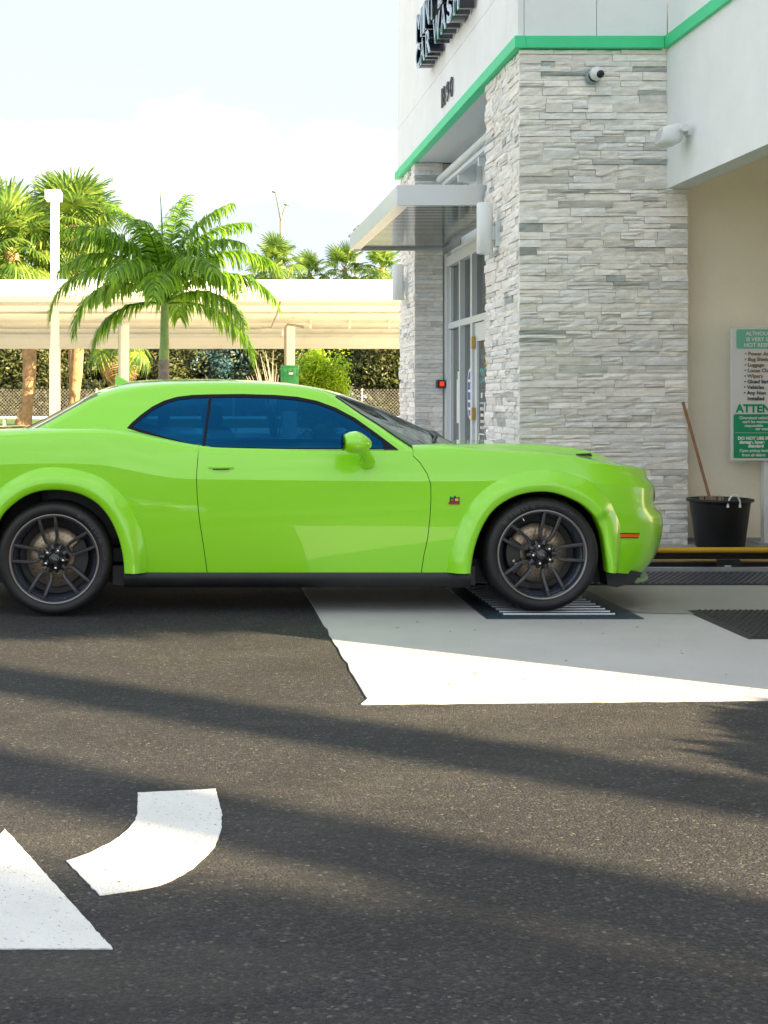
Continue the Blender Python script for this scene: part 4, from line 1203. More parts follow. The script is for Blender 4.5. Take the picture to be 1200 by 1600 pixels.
# ---- feather palm
FPx, FPY = at(256, 600, 23).x, 23.0
fp = empty('feather_palm', (FPx, FPY, 0), 'young feather palm with green crownshaft and arching fronds behind the car roof', 'palm tree')
zsh = zat(562, 23); ztp = zat(468, 23)
b = MB(); b.tube([(FPx, FPY, 0), (FPx, FPY, zsh * .5), (FPx + .0, FPY, zsh)], [.13, .095, .088], 20)
for k in range(26):
    z = .15 + k * (zsh - .18) / 26; b.lathe([(.093, z), (.099, z + .012), (.093, z + .02)], (FPx, FPY, 0), n=20)
b.build('trunk', M['bark_grey'], fp)
b = MB(); b.tube([(FPx, FPY, zsh - .01), (FPx + .01, FPY, zsh + .25), (FPx + .01, FPY, ztp - .2), (FPx + .01, FPY, ztp + .15)], [.084, .078, .066, .045], 20); b.build('crownshaft', M['shaft'], fp)
def frond(az, el, L_, droop, seed, lw=.66):
    q = random.Random(seed)
    d_h = Vector((math.cos(math.radians(az)), math.sin(math.radians(az)), 0))
    pts = []; p = Vector((FPx + .01, FPY, ztp - .08)); n = 26; e = math.radians(el); dr = math.radians(droop)
    for i in range(n + 1):
        pts.append(p.copy()); t = i / n
        a = e - dr * (t ** 1.25)
        p = p + (d_h * math.cos(a) + Vector((0, 0, math.sin(a)))) * (L_ / n)
    b = MB(); b.tube(pts, [.022 * (1 - .8 * i / n) + .003 for i in range(n + 1)], 6)
    side = d_h.cross(Vector((0, 0, 1))).normalized()
    m = 80
    for s in (1, -1):
        for k in range(m):
            t = .14 + .86 * (k + q.random() * .5) / m
            i = min(n - 1, int(t * n)); f = t * n - i
            P_ = pts[i].lerp(pts[i + 1], f); T_ = (pts[i + 1] - pts[i]).normalized()
            up = side.cross(T_).normalized()
            if up.z < 0 and abs(T_.z) < .9: up = -up
            prof = min(1, 3.2 * (t - .08)) * (1 - .62 * max(0, (t - .45) / .55) ** 1.3)
            ll = lw * prof * q.uniform(.7, 1.12)
            fw = math.radians(q.uniform(24, 46))
            D = (side * s * math.cos(fw) + T_ * math.sin(fw) + up * q.uniform(.1, .5)).normalized()
            w = .020 * (0.55 + .5 * prof)
            pos = P_.copy(); vs = []
            bend = D.copy(); wd = D.cross(up).normalized()
            for jj, tt in enumerate((0, .3, .6, .85, 1)):
                ww = w * (.5, 1, .9, .5, .05)[jj]
                vs += [pos - wd * ww, pos + wd * ww]
                if jj < 4:
                    step = (.3, .3, .25, .15)[jj] * ll
                    bend = (bend + Vector((0, 0, -1)) * (.35, .8, 1.1, 1.1)[jj] * q.uniform(.6, 1.2)).normalized()
                    pos = pos + bend * step
            b.add(vs, [(2 * i_, 2 * i_ + 1, 2 * i_ + 3, 2 * i_ + 2) for i_ in range(4)])
    b.build('frond', M['frond'], fp)
for i, a in enumerate([(183, 54, 2.6, 150), (205, 40, 2.15, 140), (170, 66, 2.3, 118), (200, 74, 2.35, 95), (150, 82, 2.2, 60), (60, 86, 2.1, 42), (20, 78, 2.3, 85), (8, 64, 2.35, 108), (-12, 46, 2.25, 112),
                       (-30, 28, 1.75, 100), (12, 8, 1.95, 92), (192, 8, 1.55, 95), (265, 52, 1.9, 125), (300, 62, 2.0, 115), (240, 60, 2.0, 118), (95, 55, 1.9, 110), (40, 58, 2.0, 115), (135, 55, 1.9, 120), (-8, 84, 2.1, 66), (250, 80, 1.9, 80), (110, 76, 2.0, 75), (175, 78, 2.1, 100), (330, 74, 2.0, 100), (80, 40, 1.6, 110)]):
    frond(*a, seed=i + 50)
b = MB(); b.tube([(FPx, FPY, ztp), (FPx - .03, FPY, ztp + 1.2), (FPx - .08, FPY, zat(262, 23))], [.02, .012, .003], 6); b.build('spear_leaf', M['frond'], fp)

# litter
rg_ = random.Random(77); b = MB()
for i in range(90):
    if i < 16: x, y, z = rg_.uniform(.9, 4.2), rg_.uniform(6.3, 8.4), .0075
    else: x, y, z = rg_.uniform(-1.6, 3.5), rg_.uniform(3.0, 8.2), .009
    if z == .009 and x > .7 and y > 6: z = .0095
    a = rg_.uniform(0, PI); L_ = rg_.uniform(.005, .014); w_ = L_ * rg_.uniform(.15, .5)
    c_, s_ = math.cos(a), math.sin(a)
    b.add([(x + c_ * L_, y + s_ * L_, z), (x - s_ * w_, y + c_ * w_, z + .003), (x - c_ * L_, y - s_ * L_, z), (x + s_ * w_, y - c_ * w_, z + .001)], [(0, 1, 2, 3)])
tag(b.build('leaf_litter', mat('dry_litter', (0.10, 0.075, 0.045), 0.9), None, kind='stuff'), 'tiny dry leaf bits scattered over the asphalt and concrete', 'litter')

# ================================================================== trees outside the frame (towards the sun; they cast the soft streaks)
side = Vector((0.573, 0.819, 0)); sh = Vector((0.819, -0.573, 0)); TE = math.tan(SUN_EL)
royal_crown = leaves_mesh('crown', M['fan'], 2600, (1.9, 1.9, 1.2), .30, 31, lumps=16)
def royal(gx, gy, dist, h, rad, label, lean=0):
    """a tall palm whose trunk shade passes over ground point (gx, gy)"""
    b_ = Vector((gx, gy, 0)) + sh * dist
    r = empty('royal_palm', b_, label, 'palm tree', 'tall palms beside the driveway')
    b = MB(); b.tube([b_, b_ + Vector((0, 0, h * .5)), b_ + Vector((lean, 0, h))], [rad * 1.15, rad, rad * .8], 16); b.build('trunk', M['bark_grey'], r)
    c = link('crown', royal_crown); c.parent = r; c.location = (lean, 0, h)
    return r
royal(0.0, 5.98, 22.0, 13.0, .27, 'tall palm outside the picture at the right')
royal(0.0, 4.50, 21.0, 13.0, .27, 'second tall palm outside the picture at the right')
oak = leaves_mesh('crown', M['dark_leaf'], 12000, (2.4, 2.4, 1.9), .17, 41, lumps=26)
def shade_tree(gx, gy, dist, s, label, dz=0.0, crown=None):
    z = dist * TE + dz; b_ = Vector((gx, gy, 0)) + sh * dist
    r = empty('shade_tree', b_, label, 'tree', 'trees beside the driveway')
    b = MB(); b.tube([b_, b_ + Vector((0, 0, z))], [.16 * s, .07 * s], 8); b.build('trunk', M['bark_far'], r)
    c = link('crown', crown or oak); c.parent = r; c.location = (0, 0, z); c.scale = (s, s, s); c.rotation_euler = (0, 0, gx)
    return r
shade_tree(-1.6, 9.5, 15, .55, 'tree outside the picture shading the rear wheel')
shade_tree(-4.2, 11.6, 15, .7, 'tree outside the picture shading the rear of the car')
shade_tree(0.0, 2.2, 20, .74, 'tree outside the picture shading the foreground')
shade_tree(3.9, -0.4, 21, .78, 'second tree outside the picture shading the foreground')
shade_tree(-3.9, 4.6, 20, .66, 'third tree outside the picture shading the foreground')
sb = leaves_mesh('crown', M['frond'], 9000, (.98, .98, .26), .12, 51, lumps=20, hollow=.1)
q = Vector((3.00, 5.22, 0)) + sh * 5.2
r = empty('clipped_shrub', q, 'flat-topped shrub on a thin stem outside the picture at the right', 'shrub')
b = MB(); b.tube([q, q + Vector((0, 0, 5.2 * TE))], .03, 8); b.build('stem', M['bark_far'], r)
c = link('crown', sb); c.parent = r; c.location = (0, 0, 5.2 * TE)

# ================================================================== CAR
YS0 = 8.5
CARW = 1.0
def cyo(px, py, yo):
    Y = YS0 + yo
    return ((px - VX) * Y / F, H - (py - VY) * Y / F)
def paint():
    m = mat('lime_paint', (0.27, 0.74, 0.008), rough=0.35, coat=1.0, spec=0.5)
    t = m.node_tree; b = t.nodes['Principled BSDF']
    b.inputs['Coat Roughness'].default_value = 0.02
    b.inputs['Coat IOR'].default_value = 1.55
    b.inputs['Metallic'].default_value = 0.0
    c = N(t, 'ShaderNodeTexCoord'); n = N(t, 'ShaderNodeTexNoise'); n.inputs['Scale'].default_value = 2.2; n.inputs['Detail'].default_value = 2
    t.links.new(c.outputs['Object'], n.inputs['Vector'])
    bp = N(t, 'ShaderNodeBump'); bp.inputs['Strength'].default_value = 0.10; bp.inputs['Distance'].default_value = 0.01
    t.links.new(n.outputs['Fac'], bp.inputs['Height']); t.links.new(bp.outputs[0], b.inputs['Coat Normal'])
    return m
M['paint'] = paint()
M['trim_black'] = mat('black_trim', (0.002, 0.004, 0.012), 0.35, spec=0.2)
M['gap'] = mat('shut_gap', (0.006, 0.012, 0.003), 0.8)
M['skirt'] = mat('satin_black_sill', (0.014, 0.016, 0.018), 0.5, var=0.3, vscale=6)
M['rim'] = mat('gunmetal_rim', (0.065, 0.068, 0.075), 0.30, metal=0.75)
M['rim_edge'] = mat('rim_edge', (0.22, 0.21, 0.20), 0.3, metal=0.7)
M['barrel'] = mat('rim_barrel', (0.09, 0.11, 0.15), 0.25, metal=0.7)
M['disc'] = mat('brake_disc', (0.34, 0.27, 0.19), 0.32, metal=0.75, var=0.25, vscale=14)
M['caliper'] = mat('caliper', (0.02, 0.02, 0.022), 0.4)
M['lug'] = mat('chrome_nut', (0.75, 0.74, 0.70), 0.15, metal=1.0)
M['tyre'] = mat('tyre', (0.0075, 0.0075, 0.009), 0.55, var=0.3, vscale=9, bump=0.12, bscale=90)
M['tyre_text'] = mat('tyre_text', (0.06, 0.06, 0.062), 0.5)
M['interior'] = mat('interior', (0.02, 0.02, 0.022), 0.7)
M['orange'] = mat('amber_lens', (0.85, 0.16, 0.015), 0.2, coat=1.0)
M['red_lens'] = mat('red_lens', (0.4, 0.01, 0.01), 0.2, coat=1.0)
M['headlamp'] = mat('headlamp', (0.5, 0.52, 0.55), 0.1, metal=0.6)
M['lip'] = mat('grey_green_lip', (0.20, 0.34, 0.20), 0.3)

# --- side line tables (x -> value)
def tz(T, yo): return [(cyo(px, py, yo)[0], cyo(px, py, yo)[1]) for px, py in T]
ZC = tz([(-260, 735), (0, 726), (90, 724), (150, 726), (200, 734), (245, 743), (290, 748), (400, 750), (700, 752), (800, 751), (900, 753), (960, 757), (1010, 765), (1040, 770)], .05)
ZB = tz([(-260, 690), (-100, 683), (0, 681), (60, 678), (150, 677), (200, 681), (245, 690), (300, 699), (340, 703), (500, 705), (622, 705), (700, 702), (760, 704), (820, 707), (880, 713), (930, 722), (970, 732), (1005, 741), (1030, 750)], .13)
ZBOT = [(-2.2, .33), (-1.6, .30), (-1.3, .262), (0, .262), (2.5, .262), (2.75, .24), (3.2, .235)]
HC = [(-2.1, 1.09), (-1.9, 1.135), (-1.5, 1.13), (-1.15, 1.14), (-.8, 1.10), (1.2, 1.03), (1.55, 1.04)] + [(cyo(px, py, .75)[0], cyo(px, py, .75)[1]) for px, py in [(760, 692), (820, 692), (865, 695), (900, 700), (935, 712), (962, 723)]] + [(2.93, .855), (3.05, .80)]
XE = [(.20, 2.83), (.235, 2.87), (.33, 2.94), (.44, 2.975), (.52, 2.985), (.585, 2.982), (.615, 2.955), (.64, 2.93), (.70, 2.925), (.775, 2.925), (.81, 2.90), (.86, 2.86)]
XES = [(.20, 2.83), (.235, 2.87), (.33, 2.935), (.44, 2.96), (.585, 2.96), (.70, 2.945), (.775, 2.93), (.81, 2.90), (.86, 2.86)]
XEr = [(.20, -1.86), (.45, -1.98), (.62, -2.0), (.8, -1.97), (1.0, -1.93), (1.15, -1.97)]
CONT = [(-.60, .0), (-.42, .012), (-.30, .045), (-.20, .10), (-.11, .19), (-.04, .31), (.0, .42), (.045, .62), (.07, .85), (.075, 1.0)]
def prof_yo(x, z):
    zc, zb = tab(x, ZC), tab(x, ZB)
    if z <= zc:
        s = (zc - z)
        y = .048 + .02 * s + .135 * max(0, s - .12) ** 2
    else:
        t = (z - zc)
        y = .048 + .30 * t + .25 * t * t
    return y
# column list: (kind, param)
xs = list(np.arange(-1.40, 2.32, .03)) + [2.325]
NCONT = 30
def contour(i, n, T=CONT):
    P = by_length([tuple(p) for p in catmull(T, 120)], n)
    return P[i]
CF = [contour(i, NCONT) for i in range(NCONT)]
cols_ = []
for i in range(NCONT - 1, 0, -1): cols_.append(('r', CF[i]))
for x in xs: cols_.append(('m', x))
for i in range(1, NCONT): cols_.append(('f', CF[i]))
def colpoint(c, z, zrel=None):
    """x, yo for side point at height z in column c"""
    k, p = c
    if k == 'm': return p, prof_yo(p, z)
    if k == 'f':
        wn = sstep(-.30, -.02, p[0]); xe = tab(z, XE) * wn + tab(z, XES) * (1 - wn); x = 2.325 + (p[0] + .60) / .60 * (xe - 2.325) if p[0] < 0 else xe + p[0]
        xa = 2.5
        add = prof_yo(min(x, 2.9), z)
    else:
        xe = tab(z, XEr); x = -1.40 + (p[0] + .60) / .60 * (xe + 1.40) if p[0] < 0 else xe - p[0] * .7
        add = prof_yo(max(x, -1.95), z)
    yo = p[1] + add * (1 - p[1])
    return x, min(yo, 1.0)
def hood_z(x, yo, zb):
    g = sstep(.16, .62, yo)
    z = zb + .012 + (tab(x, HC) - zb - .012) * g if x > -5 else zb
    if 1.5 < x < 2.78:    # raised centre of the bonnet
        w = sstep(1.5, 1.75, x) * (1 - sstep(2.45, 2.78, x))
        z += .022 * w * (sstep(.44, .50, yo) - 1) + 0.0
        z += .0
    return z
NS1, NS2, NT = 16, 7, 26
Sd = YS0
bmv = []; rows = []
for c in cols_:
    xq = c[1] if c[0] == 'm' else (2.325 + (c[1][0] + .6) * .95 if c[0] == 'f' else -1.4 - (c[1][0] + .6) * .9)
    zc0, zb0, z00 = tab(xq, ZC), tab(xq, ZB), tab(xq, ZBOT)
    r = []
    for j in range(NS1 + 1):
        z = z00 + (zc0 - z00) * j / NS1
        x, yo = colpoint(c, z); r.append((x, Sd + yo, z))
    for j in range(1, NS2 + 1):
        z = zc0 + (zb0 - zc0) * j / NS2
        x, yo = colpoint(c, z); r.append((x, Sd + yo, z))
    xe_, yoe, ze = r[-1][0], r[-1][1] - Sd, r[-1][2]
    # centre line target
    if c[0] == 'm': xc = c[1]
    elif c[0] == 'f':
        L_ = (c[1][0] + .6) / .675; xc = 2.325 + L_ * (2.995 - 2.325); 
        # follow contour: at last columns meet the centre
        xc = max(xc, xe_)
    else:
        L_ = (c[1][0] + .6) / .675; xc = min(-1.40 - L_ * .62, xe_)
    for j in range(1, NT + 1):
        s = j / NT; s2 = s ** 1.25
        x = xe_ + (xc - xe_) * s2; yo = yoe + (1 - yoe) * s2
        hz = hood_z(x, yo, ze)
        k = sstep(0, .16, s)   # rounded shoulder
        z = ze + (hz - ze) * k + .022 * math.sin(min(1, s / .16) * PI / 2) * (1 - 0) * (1 if yoe < .6 else 0) * (1 - sstep(.16, .5, s))
        r.append((x, Sd + yo, z))
    rows.append(r)
def grid_bm(rows, sharp_cols=()):
    bm = bmesh.new(); V = [[bm.verts.new(p) for p in r] for r in rows]
    for i in range(len(rows) - 1):
        for j in range(len(rows[0]) - 1):
            try: f = bm.faces.new((V[i][j], V[i + 1][j], V[i + 1][j + 1], V[i][j + 1])); f.smooth = True
            except ValueError: pass
    for j in sharp_cols:
        for i in range(len(rows) - 1):
            e = bm.edges.get((V[i][j], V[i + 1][j]))
            if e: e.smooth = False
    return bm
body = grid_bm(rows, (NS1,))

def inside(poly, x, z):
    n = len(poly); c = False; j = n - 1
    for i in range(n):
        xi, zi = poly[i]; xj, zj = poly[j]
        if (zi > z) != (zj > z) and x < (xj - xi) * (z - zi) / (zj - zi) + xi: c = not c
        j = i
    return c
def cut(bm, poly, sel=None, margin=.02):
    """score convex outline poly (x,z) into the mesh, locally"""
    n = len(poly)
    xs_ = [p[0] for p in poly]; zs_ = [p[1] for p in poly]
    bx = (min(xs_) - margin, max(xs_) + margin, min(zs_) - margin, max(zs_) + margin)
    for i in range(n):
        a, b = poly[i], poly[(i + 1) % n]
        nx, nz = b[1] - a[1], -(b[0] - a[0])
        if math.hypot(nx, nz) < 1e-7: continue
        ex0, ex1 = min(a[0], b[0]) - margin, max(a[0], b[0]) + margin
        ez0, ez1 = min(a[1], b[1]) - margin, max(a[1], b[1]) + margin
        fs = []
        for f in bm.faces:
            if sel and not sel(f): continue
            fx = [v.co.x for v in f.verts]; fz = [v.co.z for v in f.verts]
            if max(fx) >= ex0 and min(fx) <= ex1 and max(fz) >= ez0 and min(fz) <= ez1: fs.append(f)
        if not fs: continue
        geom = set(fs)
        for f in fs: geom.update(f.edges); geom.update(f.verts)
        bmesh.ops.bisect_plane(bm, geom=list(geom), plane_co=(a[0], 0, a[1]), plane_no=(nx, 0, nz), dist=1e-6)
def centre(f):
    c = f.calc_center_median(); return c.x, c.z
def extract(bm, poly, sel=None, delete=True):
    """faces inside poly -> new bmesh; removed from bm"""
    fs = [f for f in bm.faces if (not sel or sel(f)) and inside(poly, *centre(f))]
    nb = bmesh.new(); vm = {}
    for f in fs:
        vs = []
        for v in f.verts:
            if v.index not in vm or True:
                k = v
                if k not in vm: vm[k] = nb.verts.new(v.co)
            vs.append(vm[v])
        nf = nb.faces.new(vs); nf.smooth = f.smooth
    for f in fs:
        for e in f.edges:
            if not e.smooth:
                ne = nb.edges.get((vm[e.verts[0]], vm[e.verts[1]]))
                if ne: ne.smooth = False
    if delete: bmesh.ops.delete(bm, geom=fs, context='FACES')
    return nb
def inset_poly(poly, d):
    n = len(poly); cx = sum(p[0] for p in poly) / n; cz = sum(p[1] for p in poly) / n
    out = []
    for i in range(n):
        p0, p1, p2 = poly[i - 1], poly[i], poly[(i + 1) % n]
        def nrm(a, b):
            v = (b[1] - a[1], -(b[0] - a[0])); l = math.hypot(*v) or 1; v = (v[0] / l, v[1] / l)
            m_ = ((a[0] + b[0]) / 2, (a[1] + b[1]) / 2)
            if (cx - m_[0]) * v[0] + (cz - m_[1]) * v[1] < 0: v = (-v[0], -v[1])
            return v
        a, b = nrm(p0, p1), nrm(p1, p2); s = (a[0] + b[0], a[1] + b[1]); l = math.hypot(*s) or 1
        k = d / max(.5, (s[0] * a[0] + s[1] * a[1]) / l)
        out.append((p1[0] + s[0] / l * k, p1[1] + s[1] / l * k))
    return out
YC = YS0 + CARW
def side_only(f):
    c = f.calc_center_median(); return c.y < Sd + .30
def finish(bm, name, m, parent, mirror=True, thick=0.0, kind=None, merge=True):
    """to object; mirrored half is joined when it is one continuous part"""
    if merge: bmesh.ops.remove_doubles(bm, verts=bm.verts, dist=2e-5)
    bmesh.ops.dissolve_degenerate(bm, edges=bm.edges, dist=1e-5)
    if mirror:
        g = bmesh.ops.duplicate(bm, geom=bm.verts[:] + bm.edges[:] + bm.faces[:])
        vs = [e for e in g['geom'] if isinstance(e, bmesh.types.BMVert)]
        fs = [e for e in g['geom'] if isinstance(e, bmesh.types.BMFace)]
        for v in vs: v.co.y = 2 * YC - v.co.y
        bmesh.ops.reverse_faces(bm, faces=fs)
        bmesh.ops.remove_doubles(bm, verts=[v for v in bm.verts if abs(v.co.y - YC) < .002], dist=1e-3)
    me = bpy.data.meshes.new(name); bm.to_mesh(me); bm.free()
    me.materials.append(m)
    return link(name, me, parent, kind)
def mirror_mesh(o, name, parent):
    me = o.data.copy(); bm = bmesh.new(); bm.from_mesh(me)
    for v in bm.verts: v.co.y = 2 * YC - v.co.y
    bmesh.ops.reverse_faces(bm, faces=bm.faces[:]); bm.to_mesh(me); bm.free()
    return link(name, me, parent)

car = empty('car', (.6, YC, 0), 'lime green two-door muscle coupe with flared arches and black wheels', 'car')

# arches
FO = [(698.5, 896), (701, 873), (707.7, 845), (715, 822), (726, 799), (745, 773), (770, 753), (800, 740), (836, 733.5), (870, 734), (900, 742), (928, 755), (950, 773), (966, 794), (974, 812), (977, 832), (976, 860), (972, 896)]
FI = [(733, 896), (735, 878), (739, 857), (746, 835), (757, 812), (771, 794), (788, 781), (810, 771), (836, 766), (865, 767), (893, 776), (915, 788), (932, 804), (942, 820), (948, 838), (951, 857), (954, 878), (956, 896)]
RO = [(232.5, 896), (231, 868), (226, 840), (219, 818), (207, 793), (190, 769), (165, 749), (133, 735), (100, 729), (68, 729), (36, 738), (8, 755), (-16, 777), (-34, 803), (-46, 830), (-53, 860), (-57, 896)]
RI = [(197, 896), (195, 873), (191, 852), (184, 830), (173, 808), (158, 789), (140, 776), (118, 767), (92, 763), (66, 764), (42, 771), (22, 783), (4, 800), (-9, 820), (-18, 842), (-23, 868), (-25, 896)]
def to_xz(P, yo): return [cyo(a, b, yo) for a, b in P]
for O_, I_ in ((FO, FI), (RO, RI)):
    mid = [((a[0] * .55 + b[0] * .45), (a[1] * .55 + b[1] * .45)) for a, b in zip(to_xz(O_, .05), to_xz(I_, .05))]
    mid = [(mid[0][0], .1)] + mid + [(mid[-1][0], .1)]
    # make sure it is convex enough: use its own outline
    cut(body, mid, side_only)
    nb = extract(body, mid, side_only); nb.free()
# door
DOOR = [(311, 701), (308, 722), (306.5, 745), (307.5, 775), (311, 812), (317, 850), (329, 893.5), (655, 893.5), (663, 870), (669, 840), (672, 810), (673.5, 780), (673, 757), (668, 740), (657, 722), (641, 707), (632, 701)]
dp = [cyo(a, b, .06 if b > 720 else .10) for a, b in DOOR]
dp = [(x, z + (0.03 if b < 702 else 0)) for (x, z), (a, b) in zip(dp, DOOR)]
dp = [(x, max(z, .10) if b < 893 else .10) for (x, z), (a, b) in zip(dp, DOOR)]
cut(body, dp, side_only)
doorbm = extract(body, dp, side_only)
dpi = inset_poly(dp, .0042)
dpi = [(x, z + .05 if z > 1.0 else z) for x, z in dpi]
cut(doorbm, dpi); gapbm = doorbm
di = extract(gapbm, dpi)
gapbm.free()
# handle pocket in the door
hx, hz = cyo(345.5, 733, .06)
pk = [(hx + .075 * math.cos(a), hz + .008 + (.036 * math.sin(a))) for a in [PI + PI * k / 10 for k in range(11)]]
cut(di, pk)
pkbm = extract(di, pk)
for v in pkbm.verts:
    d = min(math.hypot(v.co.x - p[0], v.co.z - p[1]) for p in pk)
    d = min(d, hz + .008 - v.co.z if hz + .008 - v.co.z > 0 else 0) if False else d
    v.co.y += .028 * min(1, ((hz + .02 - v.co.z) / .05)) if v.co.z < hz + .005 else .030
pkbm.free()
# fuel of the top: remove lid faces under the greenhouse
kill = [f for f in body.faces if -1.02 < f.calc_center_median().x < 1.40 and f.calc_center_median().y > Sd + .20]
bmesh.ops.delete(body, geom=kill, context='FACES')
kill = [f for f in body.faces if .03 < f.calc_center_median().x < 1.34 and f.calc_center_median().z > .98]
bmesh.ops.delete(body, geom=kill, context='FACES')
# bonnet as its own part
def bonnet_sel(f):
    c = f.calc_center_median(); return c.y > Sd + .235 and 1.40 < c.x < 2.80
hb = extract(body, [(1.40, 0), (2.80, 0), (2.80, 2), (1.40, 2)], bonnet_sel)
fb_ = extract(body, [(1.3, -1), (4, -1), (4, 3), (1.3, 3)])
finish(fb_, 'front_body', M['paint'], car)
bod = finish(body, 'body', M['paint'], car)
hood = finish(hb, 'bonnet', M['paint'], car)
door1 = finish(di, 'door', M['paint'], car, mirror=False)
door2 = mirror_mesh(door1, 'door', car)
# dark backing behind the shut gaps
b = MB(); rws = []
for x in np.arange(-.2, 1.62, .05):
    rws.append([(x, Sd + prof_yo(x, z) + .014, z) for z in np.arange(.27, 1.0, .05)])
b.grid(rws); o = b.build('door_frame', M['gap'], car); mirror_mesh(o, 'door_frame', car)

# flares
def flare(O_, I_, name='wheel_arch_flare'):
    n = 60
    o_ = by_length([tuple(p) for p in catmull(to_xz(O_, .055), 90)], n); i_ = by_length([tuple(p) for p in catmull(to_xz(I_, .0), 90)], n)
    rws = []
    for k in range(n):
        a, c = o_[k], i_[k]
        a = (a[0], max(a[1], .262)); c = (c[0], max(c[1], .262))
        ya = prof_yo(a[0], a[1]) + .004
        if a[0] > 2.4: ya += .35 * (a[0] - 2.4) ** 1.3
        r = []
        lipy = -.012 if True else 0
        if c[0] > 2.45: lipy += .03
        for s in (0, .04, .12, .25, .4, .55, .7, .82, .92, 1.0):
            # bulge: rises quickly near the outer edge, rolls under at the lip
            e = sstep(-.55, .82, s) ; e = (e - sstep(-.55, .82, 0)) / (1 - sstep(-.55, .82, 0))
            yo = ya + (lipy - ya) * e + .012 * max(0, (s - .72) / .28) ** 1.3
            if s == 0: yo = ya + .012
            r.append((a[0] + (c[0] - a[0]) * s, Sd + yo, a[1] + (c[1] - a[1]) * s))
        p = r[-1]; ctr = (np.mean([q[0] for q in i_]), .36)
        d = Vector((ctr[0] - p[0], 0, ctr[1] - p[2])).normalized()
        if p[2] < .30: d = Vector((d.x, 0, 0)).normalized() if abs(d.x) > 0 else d
        r.append((p[0] + d.x * .010, p[1] + .006, max(p[2] + d.z * .010, .262)))
        r.append((p[0] + d.x * .012, p[1] + .035, max(p[2] + d.z * .012, .262)))
        r.append((p[0] + d.x * .012, p[1] + .10, max(p[2] + d.z * .012, .262)))
        rws.append(r)
    b = MB(); b.grid(rws, flip=True); o = b.build(name, M['paint'], car)
    o2 = mirror_mesh(o, name, car)
    # wheel well
    rws = []
    for k in range(n):
        p = rws_k = rws
        break
    wr = []
    for k in range(n):
        c = (i_[k][0], max(i_[k][1], .20)); wr.append([(c[0], Sd + .07, c[1] + .0), (c[0], Sd + .55, c[1] + .0)])
    b = MB(); b.grid(wr, flip=True)
    poly = [(c[0], Sd + .55, max(c[1], .20)) for c in i_]; b.add(poly, [tuple(range(len(poly)))])
    w = b.build('wheel_well', M['plastic_black'], car); mirror_mesh(w, 'wheel_well', car)
    return o
flare(FO, FI); flare(RO, RI)

# ---- greenhouse
def G(z):
    t = max(0, z - .985); return .105 + .62 * t + .28 * t * t
def onG(px, py, it=6):
    yo = .2
    for _ in range(it):
        x, z = cyo(px, py, yo); yo = G(z)
    return x, yo, z
RP = [(672, 716), (648, 702), (620, 684), (593, 665), (562, 645), (535, 626), (515, 613), (490, 606), (450, 601), (400, 598.5), (330, 597.5), (250, 600), (200, 605), (172, 611), (148, 619), (125, 631), (100, 645), (72, 661), (48, 674), (25, 686)]
CPp = [(1.90, .96), (1.78, 1.015), (1.60, 1.095), (1.43, 1.175), (1.24, 1.262), (1.05, 1.338), (.93, 1.378), (.80, 1.408), (.608, 1.438), (.39, 1.456), (.087, 1.466), (-.26, 1.462), (-.46, 1.448), (-.60, 1.415), (-.73, 1.366), (-.84, 1.306), (-.95, 1.246), (-1.08, 1.180), (-1.20, 1.123), (-1.32, 1.07)]
R3 = [onG(*p) for p in RP]
NTT = 110
RR = catmull(R3, NTT); CC = catmull(CPp, NTT)
NV1, NVR, NV2 = 10, 6, 22
gh = []; zone = []
for k in range(NTT):
    rx, ryo, rz = RR[k]; cx, cz = CC[k]
    zb = min(tab(rx, ZB) - .03, rz - .02)
    tt = k / (NTT - 1) * (len(RP) - 1)
    rad = .055
    def sidep(z): return (rx, Sd + G(z) if z > .985 else Sd + .105 - .0 * (0.985 - z), z)
    def topp(s):
        e = 1 - (1 - s) ** 2.3; e2 = 1 - (1 - s) ** 1.8
        return (rx + (cx - rx) * e2, Sd + ryo + (1 - ryo) * s, rz + (cz - rz) * e)
    r = []
    zl = rz - rad * .75
    if zl < zb + .01: zl = zb + .01 if zb + .01 < rz else rz
    for j in range(NV1 + 1): r.append(sidep(zb + (zl - zb) * j / NV1))
    A = Vector(r[-1]); B_ = Vector((rx, Sd + ryo, rz)); s0 = .09; C_ = Vector(topp(s0))
    for j in range(1, NVR + 1):
        t = j / NVR; r.append(tuple(A * (1 - t) ** 2 + B_ * 2 * t * (1 - t) + C_ * t * t))
    for j in range(1, NV2 + 1): r.append(topp(s0 + (1 - s0) * j / NV2))
    gh.append(r)
ghb = grid_bm(gh)
ghb.faces.ensure_lookup_table()
# split off windscreen and rear window
kw1 = int(5.75 / (len(RP) - 1) * (NTT - 1)); kr0 = int(13.9 / (len(RP) - 1) * (NTT - 1))
nrow = len(gh[0]) - 1
faces = ghb.faces[:]
def sub(pred):
    fs = [f for i, f in enumerate(faces) if f.is_valid and pred(i // nrow, i % nrow)]
    nb = bmesh.new(); vm = {}
    for f in fs:
        for v in f.verts:
            if v not in vm: vm[v] = nb.verts.new(v.co)
        nf = nb.faces.new([vm[v] for v in f.verts]); nf.smooth = True
    return nb, fs
j0 = NV1 + NVR - 3
ws, f1 = sub(lambda i, j: i < kw1 and j >= j0)
rw, f2 = sub(lambda i, j: i >= kr0 and j >= j0 + 1)
bmesh.ops.delete(ghb, geom=f1 + f2, context='FACES')
WIN = [(198, 669), (205, 661), (220, 648), (238, 635), (256, 626), (276, 620), (300, 617), (330, 616), (380, 615.5), (430, 617), (465, 620), (495, 626), (525, 637), (555, 653), (590, 678), (625, 704.5), (560, 706), (430, 705), (322, 703), (296, 698), (245, 684.5)]
wp_ = [(onG(*p)[0], onG(*p)[2]) for p in WIN]
